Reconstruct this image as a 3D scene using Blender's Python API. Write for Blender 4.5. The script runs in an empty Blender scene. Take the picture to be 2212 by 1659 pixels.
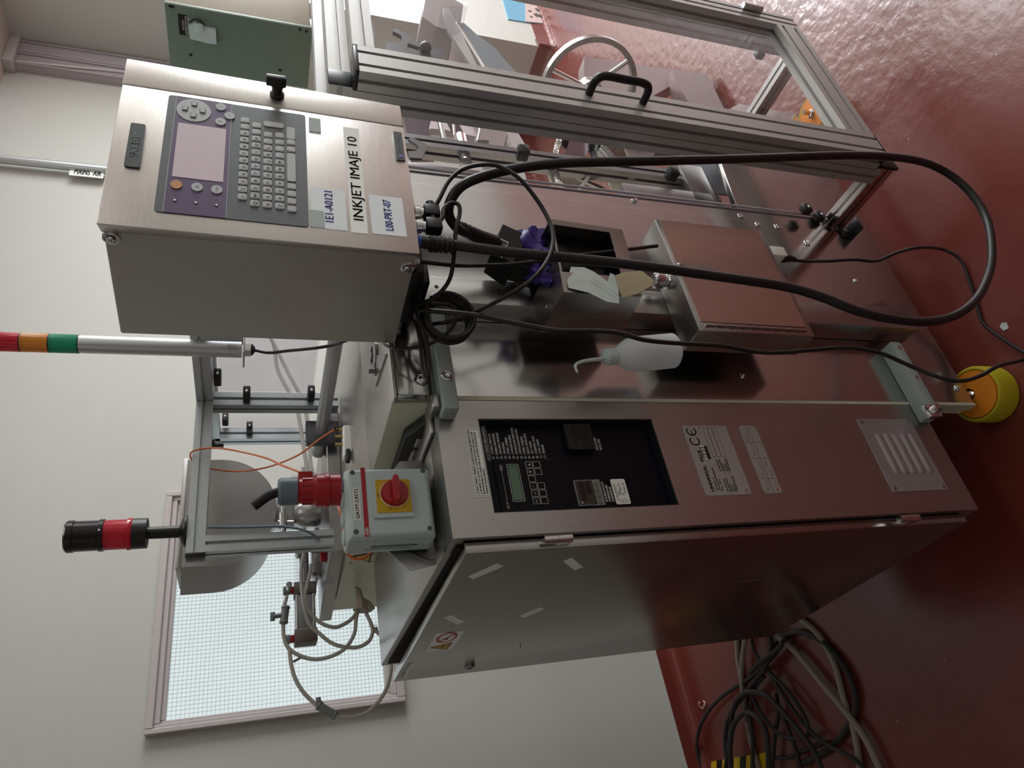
import bpy, bmesh, math, random
from mathutils import Vector, Matrix
random.seed(7)
S = bpy.context.scene
COL = S.collection
# ---------------------------------------------------------------- camera (held sideways, as the photograph was taken)
F_PX = 1552.27
R0, P0, Y0 = (math.radians(a) for a in (1.0738, 19.5345, 34.555))
_fwd = Vector((math.sin(Y0)*math.cos(P0), math.cos(Y0)*math.cos(P0), -math.sin(P0)))
_rt = Vector((math.cos(Y0), -math.sin(Y0), 0)); _up = _rt.cross(_fwd)
RT = _rt*math.cos(R0) + _up*math.sin(R0); UP = -_rt*math.sin(R0) + _up*math.cos(R0); FW = _fwd
EYE = Vector((0, -1, 1.64))
cam = bpy.data.objects.new('camera', bpy.data.cameras.new('camera')); COL.objects.link(cam)
cam.data.sensor_width = 36; cam.data.lens = 36*F_PX/2212; cam.data.clip_start = .02
m3 = Matrix((-UP, RT, -FW)).transposed()
cam.matrix_world = Matrix.Translation(EYE) @ m3.to_4x4()
S.camera = cam
# ---------------------------------------------------------------- world, lights, exposure
w = bpy.data.worlds.new('world'); S.world = w; w.use_nodes = True
w.node_tree.nodes['Background'].inputs[0].default_value = (.75, .80, .85, 1)
w.node_tree.nodes['Background'].inputs[1].default_value = .35
S.view_settings.view_transform = 'Standard'; S.view_settings.look = 'None'
S.view_settings.gamma = 1; S.view_settings.exposure = -0.04; S.view_settings.use_curve_mapping = False
def area(name, loc, to, sx, sy, power, col):
    l = bpy.data.lights.new(name, 'AREA'); l.shape = 'RECTANGLE'; l.size = sx; l.size_y = sy; l.energy = power; l.color = col
    o = bpy.data.objects.new(name, l); COL.objects.link(o); o.location = loc
    o.rotation_euler = (Vector(to)-Vector(loc)).to_track_quat('-Z', 'Y').to_euler(); return o
area('ceiling_lamp', (4.1, -.3, 2.88), (4.1, -.3, 0), .3, 1.5, 30, (.97, 1, .98))
area('ceiling_lamp', (1.2, -1.2, 2.88), (1.2, -1.2, 0), 1.5, .3, 6.5, (.97, 1, .98))
area('ceiling_lamp', (1.6, .75, 2.88), (1.6, .75, 0), 1.5, .3, 6, (.97, 1, .98))  # unseen lamp, added to brighten the upper back wall
area('ceiling_lamp', (-1.7, -.9, 2.88), (-1.7, -.9, 0), .3, 1.5, 3.5, (.97, 1, .98))
area('window_daylight', (5.25, -.45, 1.55), (1.6, -.3, .0), 2.8, 1.9, 205, (.95, .985, 1))
# ---------------------------------------------------------------- helpers
def ray(x, y): return RT*((1659-y)-829.5) + UP*(-(x-1106)) + FW*F_PX
def at(x, y, X=None, Y=None, Z=None):       # a point seen in the photograph, on a known plane of the room
    d = ray(x, y)
    k, v = (0, X) if X is not None else (1, Y) if Y is not None else (2, Z)
    return EYE + d*((v-EYE[k])/d[k])
WO = {}
MATS = {}
def nodes(name):
    m = bpy.data.materials.new(name); m.use_nodes = True; MATS[name] = m
    return m, m.node_tree, m.node_tree.nodes['Principled BSDF']
def L(nt, a, b): nt.links.new(a, b)
def rgb(h):
    c = [int(h[i:i+2], 16)/255 for i in (0, 2, 4)]
    return tuple((x/12.92 if x <= .04045 else ((x+.055)/1.055)**2.4) for x in c) + (1,)
def mat(name, col, rough=.5, metal=0, bump=0, scale=40, vary=.06, trans=0, ior=1.45, emis=0, coat=0, stretch=(1, 1, 1), rv=0, dist=.002):
    m, nt, b = nodes(name)
    c = rgb(col) if isinstance(col, str) else col
    b.inputs['Roughness'].default_value = rough; b.inputs['Metallic'].default_value = metal
    b.inputs['IOR'].default_value = ior; b.inputs['Transmission Weight'].default_value = trans
    b.inputs['Coat Weight'].default_value = coat
    tc = nt.nodes.new('ShaderNodeTexCoord'); mp = nt.nodes.new('ShaderNodeMapping'); mp.inputs['Scale'].default_value = stretch
    no = nt.nodes.new('ShaderNodeTexNoise'); no.inputs['Scale'].default_value = scale; no.inputs['Detail'].default_value = 5
    geo = nt.nodes.new('ShaderNodeNewGeometry')
    L(nt, geo.outputs['Position'], mp.inputs[0]); L(nt, mp.outputs[0], no.inputs['Vector'])
    mx = nt.nodes.new('ShaderNodeMix'); mx.data_type = 'RGBA'
    mx.inputs[6].default_value = tuple(x*(1-vary) for x in c[:3])+(1,); mx.inputs[7].default_value = tuple(min(1, x*(1+vary)) for x in c[:3])+(1,)
    L(nt, no.outputs['Fac'], mx.inputs[0]); L(nt, mx.outputs[2], b.inputs['Base Color'])
    if emis:
        b.inputs['Emission Color'].default_value = c; b.inputs['Emission Strength'].default_value = emis
    if rv:
        mr = nt.nodes.new('ShaderNodeMapRange'); mr.inputs[3].default_value = rough-rv; mr.inputs[4].default_value = rough+rv
        L(nt, no.outputs['Fac'], mr.inputs[0]); L(nt, mr.outputs[0], b.inputs['Roughness'])
    if bump:
        bp = nt.nodes.new('ShaderNodeBump'); bp.inputs['Strength'].default_value = bump; bp.inputs['Distance'].default_value = dist
        L(nt, no.outputs['Fac'], bp.inputs['Height']); L(nt, bp.outputs[0], b.inputs['Normal'])
    return m
def glassy(name, tint, ref=.06, rough=.03, haze=0):
    m, nt, b = nodes(name); nt.nodes.remove(b)
    out = nt.nodes['Material Output']; tr = nt.nodes.new('ShaderNodeBsdfTransparent'); gl = nt.nodes.new('ShaderNodeBsdfGlossy')
    tr.inputs[0].default_value = tint; gl.inputs['Roughness'].default_value = rough
    lw = nt.nodes.new('ShaderNodeLayerWeight'); lw.inputs[0].default_value = .5
    pw = nt.nodes.new('ShaderNodeMath'); pw.operation = 'POWER'; pw.inputs[1].default_value = 5; L(nt, lw.outputs['Facing'], pw.inputs[0])
    ad = nt.nodes.new('ShaderNodeMath'); ad.operation = 'MULTIPLY_ADD'; ad.inputs[1].default_value = .6; ad.inputs[2].default_value = ref
    ms = nt.nodes.new('ShaderNodeMixShader'); L(nt, pw.outputs[0], ad.inputs[0]); L(nt, ad.outputs[0], ms.inputs[0])
    L(nt, tr.outputs[0], ms.inputs[1]); L(nt, gl.outputs[0], ms.inputs[2])
    if haze:
        df = nt.nodes.new('ShaderNodeBsdfDiffuse'); df.inputs[0].default_value = (.85, .83, .84, 1)
        no = nt.nodes.new('ShaderNodeTexNoise'); no.inputs['Scale'].default_value = 9; no.inputs['Detail'].default_value = 6
        mr = nt.nodes.new('ShaderNodeMapRange'); mr.inputs[1].default_value = .35; mr.inputs[2].default_value = .8; mr.inputs[4].default_value = haze*2
        g = nt.nodes.new('ShaderNodeNewGeometry'); L(nt, g.outputs['Position'], no.inputs['Vector']); L(nt, no.outputs['Fac'], mr.inputs[0])
        m2 = nt.nodes.new('ShaderNodeMixShader'); L(nt, mr.outputs[0], m2.inputs[0]); L(nt, ms.outputs[0], m2.inputs[1]); L(nt, df.outputs[0], m2.inputs[2]); ms = m2
    L(nt, ms.outputs[0], out.inputs[0]); return m
class MB:
    def __init__(s): s.b = bmesh.new()
    def add(s, t, mi=0, M=None):
        if M is not None: bmesh.ops.transform(t, matrix=M, verts=t.verts)
        mp = {v: s.b.verts.new(v.co) for v in t.verts}
        for f in t.faces:
            try: g = s.b.faces.new([mp[v] for v in f.verts]); g.material_index = mi
            except ValueError: pass
        t.free(); return s
    def box(s, x0, x1, y0, y1, z0, z1, bev=0, mi=0, seg=2, M=None):
        t = bmesh.new(); bmesh.ops.create_cube(t, size=1)
        for v in t.verts: v.co = Vector(((x0+x1)/2+v.co.x*(x1-x0), (y0+y1)/2+v.co.y*(y1-y0), (z0+z1)/2+v.co.z*(z1-z0)))
        if bev: bmesh.ops.bevel(t, geom=t.edges[:], offset=bev, segments=seg, affect='EDGES', profile=.5)
        return s.add(t, mi, M)
    def hexa(s, c, bev=0, mi=0):      # 8 corners: bottom 4 then top 4, same turn
        t = bmesh.new(); v = [t.verts.new(p) for p in c]
        for f in ((0, 3, 2, 1), (4, 5, 6, 7), (0, 1, 5, 4), (1, 2, 6, 5), (2, 3, 7, 6), (3, 0, 4, 7)): t.faces.new([v[i] for i in f])
        bmesh.ops.recalc_face_normals(t, faces=t.faces[:])
        if bev: bmesh.ops.bevel(t, geom=t.edges[:], offset=bev, segments=2, affect='EDGES', profile=.5)
        return s.add(t, mi)
    def prism(s, pts, vec, bev=0, mi=0):
        t = bmesh.new(); vec = Vector(vec); a = [t.verts.new(p) for p in pts]; c = [t.verts.new(Vector(p)+vec) for p in pts]
        t.faces.new(a[::-1]); t.faces.new(c); n = len(a)
        for i in range(n): t.faces.new([a[i], a[(i+1) % n], c[(i+1) % n], c[i]])
        bmesh.ops.recalc_face_normals(t, faces=t.faces[:])
        if bev: bmesh.ops.bevel(t, geom=t.edges[:], offset=bev, segments=1, affect='EDGES')
        return s.add(t, mi)
    def ring(s, rings, close=False, caps=True, mi=0):
        t = bmesh.new(); R = [[t.verts.new(p) for p in r] for r in rings]; n = len(R[0]); m = len(R)
        for i in range(m if close else m-1):
            for j in range(n):
                q = [R[i][j], R[i][(j+1) % n], R[(i+1) % m][(j+1) % n], R[(i+1) % m][j]]
                t.faces.new(q)
        if caps and not close: t.faces.new(R[0][::-1]); t.faces.new(R[-1])
        bmesh.ops.recalc_face_normals(t, faces=t.faces[:])
        return s.add(t, mi)
    def lathe(s, prof, base, axis=(0, 0, 1), seg=24, mi=0):    # prof: (radius, height)
        ax = Vector(axis).normalized(); u = ax.orthogonal().normalized(); v = ax.cross(u); B = Vector(base)
        return s.ring([[B+ax*h+(u*math.cos(2*math.pi*k/seg)+v*math.sin(2*math.pi*k/seg))*max(r, 1e-5) for k in range(seg)] for r, h in prof], mi=mi)
    def cyl(s, a, b, r, r2=None, seg=20, mi=0):
        a, b = Vector(a), Vector(b); return s.lathe([(r, 0), (r if r2 is None else r2, (b-a).length)], a, b-a, seg, mi)
    def tube(s, pts, r, seg=8, sub=5, mi=0, smooth=True):
        P = [Vector(p) for p in pts]
        if smooth and len(P) > 2:
            Q = []; E = [P[0]*2-P[1]]+P+[P[-1]*2-P[-2]]
            for i in range(1, len(E)-2):
                p0, p1, p2, p3 = E[i-1:i+3]
                for k in range(sub):
                    t = k/sub; Q.append(.5*((2*p1)+(p2-p0)*t+(2*p0-5*p1+4*p2-p3)*t*t+(3*p1-p0-3*p2+p3)*t**3))
            Q.append(P[-1]); P = Q
        n = None; rings = []
        for i, p in enumerate(P):
            d = (P[min(i+1, len(P)-1)]-P[max(i-1, 0)]); d = d.normalized() if d.length > 1e-9 else Vector((0, 0, 1))
            if n is None: n = d.orthogonal().normalized()
            n = (n-d*n.dot(d)); n = n.normalized() if n.length > 1e-6 else d.orthogonal().normalized(); b = d.cross(n)
            rr = r(i/(len(P)-1)) if callable(r) else r
            rings.append([p+(n*math.cos(2*math.pi*k/seg)+b*math.sin(2*math.pi*k/seg))*rr for k in range(seg)])
        return s.ring(rings, mi=mi)
    def torus(s, c, axis, R, r, seg=40, sg=10, mi=0, flat=None):
        ax = Vector(axis).normalized(); u = ax.orthogonal().normalized(); v = ax.cross(u); c = Vector(c)
        rings = []
        for i in range(seg):
            a = 2*math.pi*i/seg; d = u*math.cos(a)+v*math.sin(a)
            if flat: w_, h_ = flat; rings.append([c+d*(R+x)+ax*y for x, y in ((-w_, -h_), (w_, -h_), (w_, h_), (-w_, h_))])
            else: rings.append([c+d*(R+r*math.cos(2*math.pi*k/sg))+ax*r*math.sin(2*math.pi*k/sg) for k in range(sg)])
        return s.ring(rings, close=True, mi=mi)
    def sphere(s, c, r, mi=0, sc=(1, 1, 1), seg=16):
        t = bmesh.new(); bmesh.ops.create_uvsphere(t, u_segments=seg, v_segments=seg//2+2, radius=r)
        return s.add(t, mi, Matrix.Translation(c) @ Matrix.Diagonal((*sc, 1)))
    def alu(s, a, b, up, w=.04, h=.04, mi=0, slots=None):       # slotted aluminium profile from a to b; w across, h along up
        a, b = Vector(a), Vector(b); d = (b-a).normalized(); up = Vector(up); up = (up-d*up.dot(d)).normalized(); sd = d.cross(up)
        g, dp = .0042, .008; hw, hh = w/2, h/2
        sx = slots if slots else ([0] if w < .06 else [-w/4, w/4])
        pts = []
        for c in sx: pts += [(c-g, -hh), (c-g, -hh+dp), (c+g, -hh+dp), (c+g, -hh)]
        pts = [(-hw, -hh)]+pts+[(hw, -hh)]
        sy = [0] if h < .06 else [-h/4, h/4]
        for c in sy: pts += [(hw, c-g), (hw-dp, c-g), (hw-dp, c+g), (hw, c+g)]
        pts += [(hw, hh)]
        for c in reversed(sx): pts += [(c+g, hh), (c+g, hh-dp), (c-g, hh-dp), (c-g, hh)]
        pts += [(-hw, hh)]
        for c in reversed(sy): pts += [(-hw, c+g), (-hw+dp, c+g), (-hw+dp, c-g), (-hw, c-g)]
        return s.prism([a+sd*x+up*y for x, y in pts], b-a, mi=mi)
    def build(s, name, mats, parent=None, smooth=True, label=None, ang=35):
        me = bpy.data.meshes.new(name)
        if not isinstance(mats, (list, tuple)): mats = [mats]
        vs = [v.co for v in s.b.verts]
        lo = Vector([min(v[i] for v in vs) for i in range(3)]); hi = Vector([max(v[i] for v in vs) for i in range(3)])
        c = (lo+hi)/2
        if parent is None: c.z = lo.z
        for v in s.b.verts: v.co -= c
        s.b.to_mesh(me); s.b.free()
        for m in mats: me.materials.append(m)
        if smooth:
            me.shade_smooth(); me.set_sharp_from_angle(angle=math.radians(ang))
        o = bpy.data.objects.new(name, me); COL.objects.link(o); WO[o.name] = c
        if parent is not None:
            o.parent = parent; o.location = c-WO[parent.name]
        else: o.location = c
        if label: o['label'] = label
        return o
def tag(o, label, cat, group=None, kind=None):
    o['label'] = label; o['category'] = cat
    if group: o['group'] = group
    if kind: o['kind'] = kind
    return o
def thing(name, loc, label, cat, group=None):
    o = bpy.data.objects.new(name, None); COL.objects.link(o); o.location = loc; WO[o.name] = Vector(loc); o.empty_display_size = .05
    return tag(o, label, cat, group)
def struct(o): o['kind'] = 'structure'; return o
_TX = {}
def glyphs(txt):
    if txt not in _TX:
        cu = bpy.data.curves.new('lettering', 'FONT'); cu.body = txt; cu.resolution_u = 2
        ob = bpy.data.objects.new('lettering', cu); COL.objects.link(ob)
        me = ob.evaluated_get(bpy.context.evaluated_depsgraph_get()).to_mesh()
        vs = [v.co.copy() for v in me.vertices]; fs = [list(p.vertices) for p in me.polygons]
        ob.evaluated_get(bpy.context.evaluated_depsgraph_get()).to_mesh_clear()
        bpy.data.objects.remove(ob); bpy.data.curves.remove(cu); _TX[txt] = (vs, fs)
    return _TX[txt]
class Fr:                                   # a flat frame: u right, v up, n out of the surface
    def __init__(s, o, u, v): s.o = Vector(o); s.u = Vector(u).normalized(); s.v = Vector(v).normalized(); s.n = s.u.cross(s.v)
    def p(s, a, b, n=0): return s.o+s.u*a+s.v*b+s.n*n
    def text(s, mb, txt, a, b, h, w=None, n=.0006, al='L', mi=0, bold=0, stretch=1):
        vs, fs = glyphs(txt)
        if not vs: return
        x0 = min(v.x for v in vs); x1 = max(v.x for v in vs); sc = h/.69; sx = (w/(x1-x0)) if w else sc*stretch
        W = (x1-x0)*sx; off = a-(0 if al == 'L' else W/2 if al == 'C' else W)
        for dx in ((0,) if not bold else (-bold, 0, bold)):
            t = bmesh.new(); V = [t.verts.new(s.p(off+(v.x-x0)*sx+dx, b+v.y*sc, n+abs(dx)*.05)) for v in vs]
            for f in fs:
                try: t.faces.new([V[i] for i in f])
                except ValueError: pass
            mb.add(t, mi)
    def rect(s, mb, a0, a1, b0, b1, n0=0, n1=.001, r=0, mi=0, seg=4):
        if r:
            pts = []
            for cx, cy, st in ((a1-r, b1-r, 0), (a0+r, b1-r, 90), (a0+r, b0+r, 180), (a1-r, b0+r, 270)):
                for k in range(seg+1):
                    t = math.radians(st+90*k/seg); pts.append((cx+r*math.cos(t), cy+r*math.sin(t)))
        else: pts = [(a0, b0), (a1, b0), (a1, b1), (a0, b1)]
        mb.prism([s.p(x, y, n0) for x, y in pts], s.n*(n1-n0), mi=mi)
    def poly(s, mb, pts, n0=0, n1=.001, mi=0): mb.prism([s.p(x, y, n0) for x, y in pts], s.n*(n1-n0), mi=mi)
    def disc(s, mb, a, b, r, n0=0, n1=.001, mi=0, seg=20, ry=None):
        ry = ry or r; s.poly(mb, [(a+r*math.cos(2*math.pi*k/seg), b+ry*math.sin(2*math.pi*k/seg)) for k in range(seg)], n0, n1, mi)
    def line(s, mb, a0, b0, a1, b1, w, n0=0, n1=.0008, mi=0):
        d = Vector((a1-a0, b1-b0)).normalized()*w/2; q = Vector((-d.y, d.x))
        s.poly(mb, [(a0-d.x+q.x, b0-d.y+q.y), (a0-d.x-q.x, b0-d.y-q.y), (a1+d.x-q.x, b1+d.y-q.y), (a1+d.x+q.x, b1+d.y+q.y)], n0, n1, mi)
    def frame(s, mb, a0, a1, b0, b1, w, n0=0, n1=.0008, mi=0):
        for q in ((a0, b0, a1, b0), (a0, b1, a1, b1), (a0, b0, a0, b1), (a1, b0, a1, b1)): s.line(mb, *q, w, n0, n1, mi)
# ---------------------------------------------------------------- materials
wall_m = mat('wall_paint', 'bdbdb7', .55, bump=.15, scale=30, vary=.02)
ceil_m = mat('ceiling_paint', 'c4bcb6', .7, vary=.02)
gloss_white = mat('trim_paint', 'bdb6b5', .35, vary=.02)
trunk_m = mat('trunking_plastic', 'a9a3a8', .4, vary=.03)
steel = mat('brushed_steel', (.50, .475, .45, 1), .27, 1, bump=.03, scale=60, vary=.05, stretch=(1, 1, 9), rv=.05)
steelv = mat('satin_steel', (.43, .42, .405, 1), .31, 1, bump=.06, scale=50, vary=.06, stretch=(1, 1, 8), rv=.04)
mirror = mat('polished_steel_plate', (.52, .51, .50, 1), .16, 1, vary=.04, scale=8, rv=.05)
doorst = mat('dull_steel', (.40, .38, .36, 1), .24, 1, bump=.04, scale=25, vary=.08, rv=.07)
print_st = mat('printer_steel', (.53, .50, .47, 1), .40, 1, bump=.06, scale=55, vary=.08, stretch=(1, 1, 9), rv=.06)
print_sd = mat('printer_side_steel', (.50, .49, .45, 1), .5, .6, bump=.12, scale=300, vary=.04)
chrome = mat('chrome', (.75, .75, .75, 1), .12, 1, vary=.02)
dchrome = mat('worn_machined_steel', (.42, .41, .40, 1), .3, 1, vary=.1, bump=.05, scale=80)
alu = mat('anodised_aluminium', (.47, .46, .445, 1), .42, .6, vary=.03, scale=20, stretch=(1, 1, 1))
alug = mat('aluminium_profile', (.50, .53, .54, 1), .38, .7, vary=.03, scale=20)
cream = mat('cream_enamel', 'ccd1b8', .35, vary=.03, bump=.03)
cream2 = mat('beige_enamel', 'bdb4a2', .4, vary=.03)
tabletop = mat('scratched_aluminium', (.47, .455, .43, 1), .38, .85, bump=.12, scale=22, vary=.22, stretch=(1, 9, 1), rv=.1)
black = mat('black_plastic', '141416', .38, vary=.1)
blackm = mat('matt_black_rubber', '18181a', .55, vary=.15, bump=.05, scale=200)
cablem = mat('black_cable_sheath', '1c1b1c', .42, vary=.2, bump=.05, scale=120)
dustcab = mat('dusty_black_cable', '2a2726', .6, vary=.35, scale=60)
panelb = mat('dark_panel_acrylic', '0b0c14', .35, ior=1.25, vary=.1)
recessm = mat('recess_edge', '33363a', .3, metal=.6, vary=.1)
white = mat('white_label', 'eef0ea', .5, vary=.02)
whiteb = mat('bluish_label', 'e4eaee', .5, vary=.02)
ink = mat('black_ink', '141414', .6)
wink = mat('white_ink', 'd8d8d4', .6)
blueink = mat('blue_marker_ink', '3b4aa0', .6)
yellow = mat('warning_yellow', 'c9a414', .5)
red = mat('signal_red', 'a5121c', .35)
dred = mat('plug_red', 'a01420', .32, vary=.06)
greyblue = mat('blue_grey_plastic', '67757f', .45)
isog = mat('isolator_grey', 'bac8c8', .42, vary=.02)
green_gr = mat('grey_green_panel', '6a7a6c', .45, vary=.04, scale=12)
purple = mat('purple_fascia', '50395f', .35, vary=.06)
fasc = mat('grey_fascia', '54565a', .4, vary=.06)
screen = mat('lcd_screen', 'd6c6cf', .25, vary=.03)
keym = mat('silver_key', 'b0b4b6', .35, vary=.04)
orange_b = mat('orange_button', 'c4895a', .35)
lcd_g = mat('green_lcd', '5c7a62', .25)
glove = mat('purple_nitrile', '3d2a80', .45, vary=.15, bump=.4, scale=45)
orange_c = mat('orange_cable', 'd26c34', .4)
tubem = mat('translucent_tube', 'bdb8ad', .35, trans=.25)
tubeg = mat('grey_hose', '8d8278', .5, vary=.12)
valve_g = mat('grey_valve_plastic', '777c7c', .5)
lred = mat('red_lens', (.62, .01, .035, 1), .15, trans=.35)
lamb = mat('amber_lens', (.75, .26, .02, 1), .15, trans=.35)
lgrn = mat('green_lens', (.01, .34, .19, 1), .15, trans=.35)
yfoot = mat('yellow_rubber', 'b1a21a', .5, vary=.12, scale=15)
ofoot = mat('orange_plastic', 'd07d1c', .45, vary=.12, scale=25)
bottle_m = mat('polythene_bottle', (.90, .95, .94, 1), .35, trans=.45, ior=1.2)
bluepl = mat('blue_plastic', '1f4fb0', .4)
brass = mat('brass', (.62, .44, .18, 1), .3, 1)
clear = glassy('clear_guard_panel', (.972, .968, .972, 1), .01, haze=.004)
clear2 = glassy('clear_acrylic', (.93, .925, .94, 1), .015, haze=.008)
tapem = mat('cream_tape', 'cdc3a0', .6, vary=.03)
paint_y = mat('pale_green_scraps', 'b9c0ba', .6)
brownst = steel
# ---------------------------------------------------------------- room shell
WY, WX, CZ = 1.743, 4.03, 2.905
m, nt, b = nodes('red_epoxy_floor')
g = nt.nodes.new('ShaderNodeNewGeometry')
def noise(sc, det=4, rough=.5, vec=None):
    n = nt.nodes.new('ShaderNodeTexNoise'); n.inputs['Scale'].default_value = sc; n.inputs['Detail'].default_value = det; n.inputs['Roughness'].default_value = rough
    L(nt, vec or g.outputs['Position'], n.inputs['Vector']); return n
def mrange(src, a, b_, c, d):
    r = nt.nodes.new('ShaderNodeMapRange'); r.inputs[1].default_value = a; r.inputs[2].default_value = b_; r.inputs[3].default_value = c; r.inputs[4].default_value = d
    L(nt, src, r.inputs[0]); return r
n1 = noise(2.2, 6); n2 = noise(27, 2, .45); n3 = noise(150, 2)
mx = nt.nodes.new('ShaderNodeMix'); mx.data_type = 'RGBA'; mx.inputs[6].default_value = rgb('632a24'); mx.inputs[7].default_value = rgb('73362f')
L(nt, n1.outputs['Fac'], mx.inputs[0])
vo = nt.nodes.new('ShaderNodeTexVoronoi'); vo.inputs['Scale'].default_value = 13; L(nt, g.outputs['Position'], vo.inputs['Vector'])
sp = mrange(vo.outputs['Distance'], .02, .035, 1, 0)
m2 = nt.nodes.new('ShaderNodeMix'); m2.data_type = 'RGBA'; m2.inputs[7].default_value = rgb('b39a90')
L(nt, mx.outputs[2], m2.inputs[6]); L(nt, sp.outputs[0], m2.inputs[0]); L(nt, m2.outputs[2], b.inputs['Base Color'])
rr = mrange(n1.outputs['Fac'], .3, .7, .2, .34); L(nt, rr.outputs[0], b.inputs['Roughness'])
sx = nt.nodes.new('ShaderNodeSeparateXYZ'); L(nt, g.outputs['Position'], sx.inputs[0])
mk = mrange(sx.outputs[0], 1.2, 2.1, .06, 1.0)
bp = nt.nodes.new('ShaderNodeBump'); bp.inputs['Distance'].default_value = .007; L(nt, mk.outputs[0], bp.inputs['Strength']); L(nt, n2.outputs['Fac'], bp.inputs['Height'])
b2 = nt.nodes.new('ShaderNodeBump'); b2.inputs['Distance'].default_value = .0006; b2.inputs['Strength'].default_value = .5; L(nt, n3.outputs['Fac'], b2.inputs['Height']); L(nt, bp.outputs[0], b2.inputs['Normal']); L(nt, b2.outputs[0], b.inputs['Normal'])
cw_ = mrange(sx.outputs[0], .9, 2.0, .12, 1.0); L(nt, cw_.outputs[0], b.inputs['Coat Weight']); b.inputs['Coat Roughness'].default_value = .22; b.inputs['Coat IOR'].default_value = 1.6
floor_m = m
struct(MB().box(-3.5, 5.5, -2.4, 2.0, -.1, 0).build('floor', floor_m, smooth=False))
struct(MB().box(-3.5, 5.5, -2.4, 2.0, CZ, CZ+.1).build('ceiling', ceil_m, smooth=False))
# back wall with the window opening (x .53-1.31, z 1.18-1.90)
WX0, WX1, WZ0, WZ1 = .50, 1.34, 1.13, 1.95
bw = MB(); t = .25
bw.box(-3.5, WX0, WY, WY+t, 0, CZ); bw.box(WX1, WX+.2, WY, WY+t, 0, CZ); bw.box(WX0, WX1, WY, WY+t, 0, WZ0); bw.box(WX0, WX1, WY, WY+t, WZ1, CZ)
wb = struct(bw.build('wall_back', wall_m, smooth=False))
struct(MB().box(WX, WX+.2, 1.142, WY+.25, 0, CZ).build('wall_right', wall_m, smooth=False))
struct(MB().box(WX+.2, 5.5, 1.142, 1.384, 0, CZ).build('wall_end', wall_m, smooth=False))
pier = struct(MB().box(3.915, WX, 1.142, WY, 0.0, 2.05).build('wall_pier', wall_m, smooth=False))
struct(MB().box(-3.6, -3.5, -2.4, 2, 0, CZ).build('wall_left', wall_m, smooth=False))
struct(MB().box(-3.6, 5.5, -2.5, -2.4, 0, CZ).build('wall_rear', wall_m, smooth=False))
er = MB(); er.box(5.4, 5.5, -2.4, -1.9, 0, CZ); er.box(5.4, 5.5, 1.0, 1.15, 0, CZ); er.box(5.4, 5.5, -1.9, 1.0, 0, .5); er.box(5.4, 5.5, -1.9, 1.0, 2.6, CZ)
struct(er.build('wall_far_right', wall_m, smooth=False))
# red coved skirting
def cove(name, p0, p1, n, h=.075, r=.035):
    p0, p1, n = Vector(p0), Vector(p1), Vector(n); mb = MB()
    prof = [(0, h), (.004, h)]+[(.004+r-r*math.cos(a), r-r*math.sin(a)+.002) for a in [math.radians(10*k) for k in range(10)]]+[(r+.006, 0), (0, 0)]
    mb.prism([p0+n*a+Vector((0, 0, z)) for a, z in prof], p1-p0); return struct(mb.build(name, floor_m))
cove('baseboard_back', (-3.5, WY, 0), (3.915, WY, 0), (0, -1, 0))
cove('baseboard_pier', (3.915, 1.12, 0), (3.915, WY, 0), (-1, 0, 0), .1)
cove('baseboard_end', (3.9, 1.142, 0), (5.4, 1.142, 0), (0, -1, 0), .1)
# window in the back wall: moulded frame, wired obscure glass lit from behind, wire mesh
mb = MB()
ox0, ox1, oz0, oz1 = .497, 1.345, 1.122, 1.957; wl_, wr_, wb_, wt_ = .040, .045, .066, .057
for k, (p0, p1, y) in enumerate(((0, .42, -.030), (.42, .75, -.020), (.75, 1.0, -.010))):      # three stepped mouldings round the opening
    a0, a1, b0, b1 = ox0+wl_*p0, ox1-wr_*p0, oz0+wb_*p0, oz1-wt_*p0; c0, c1, d0, d1 = ox0+wl_*p1, ox1-wr_*p1, oz0+wb_*p1, oz1-wt_*p1
    for q in ((a0, c0, b0, b1), (c1, a1, b0, b1), (c0, c1, b0, d0), (c0, c1, d1, b1)): mb.box(q[0], q[1], WY+y, WY+.06, q[2], q[3], .0025, seg=1)
wf = struct(mb.build('window_1', gloss_white))
m, nt, b = nodes('daylit_obscure_glass'); nt.nodes.remove(b); em = nt.nodes.new('ShaderNodeEmission'); g = nt.nodes.new('ShaderNodeNewGeometry')
n_ = noise(3, 3); mx = nt.nodes.new('ShaderNodeMix'); mx.data_type = 'RGBA'; mx.inputs[6].default_value = (.66, .76, .77, 1); mx.inputs[7].default_value = (.80, .87, .87, 1)
L(nt, n_.outputs['Fac'], mx.inputs[0]); L(nt, mx.outputs[2], em.inputs[0]); em.inputs[1].default_value = 1.0; L(nt, em.outputs[0], nt.nodes['Material Output'].inputs[0]); m_glow = m
pane = MB().box(.52, 1.32, WY+.012, WY+.018, 1.16, 1.93).build('pane', m_glow, wf, smooth=False)
mb = MB(); st = .0134
for i in range(int(.79/st)+1): x = .527+i*st; mb.box(x-.0004, x+.0004, WY+.010, WY+.0115, 1.165, 1.925)
for i in range(int(.75/st)+1): z = 1.175+i*st; mb.box(.522, 1.318, WY+.010, WY+.0115, z-.0004, z+.0004)
o = mb.build('wire_mesh', mat('mesh_wire', '93a2a6', .5), wf, smooth=False); o['kind'] = 'stuff'
# window in the far right wall, behind the photographer
mb = MB()
for q in ((-1.9, -1.84, .5, 2.6), (.94, 1.0, .5, 2.6), (-1.84, .94, .5, .56), (-1.84, .94, 2.54, 2.6), (-.48, -.42, .56, 2.54)): mb.box(5.38, 5.5, q[0], q[1], q[2], q[3])
w2 = struct(mb.build('window_2', gloss_white, smooth=False))
MB().box(5.45, 5.46, -1.84, .94, .56, 2.54).build('pane', mat('daylit_pane', (.9, .95, 1, 1), .3, emis=2.2), w2, smooth=False)
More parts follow.
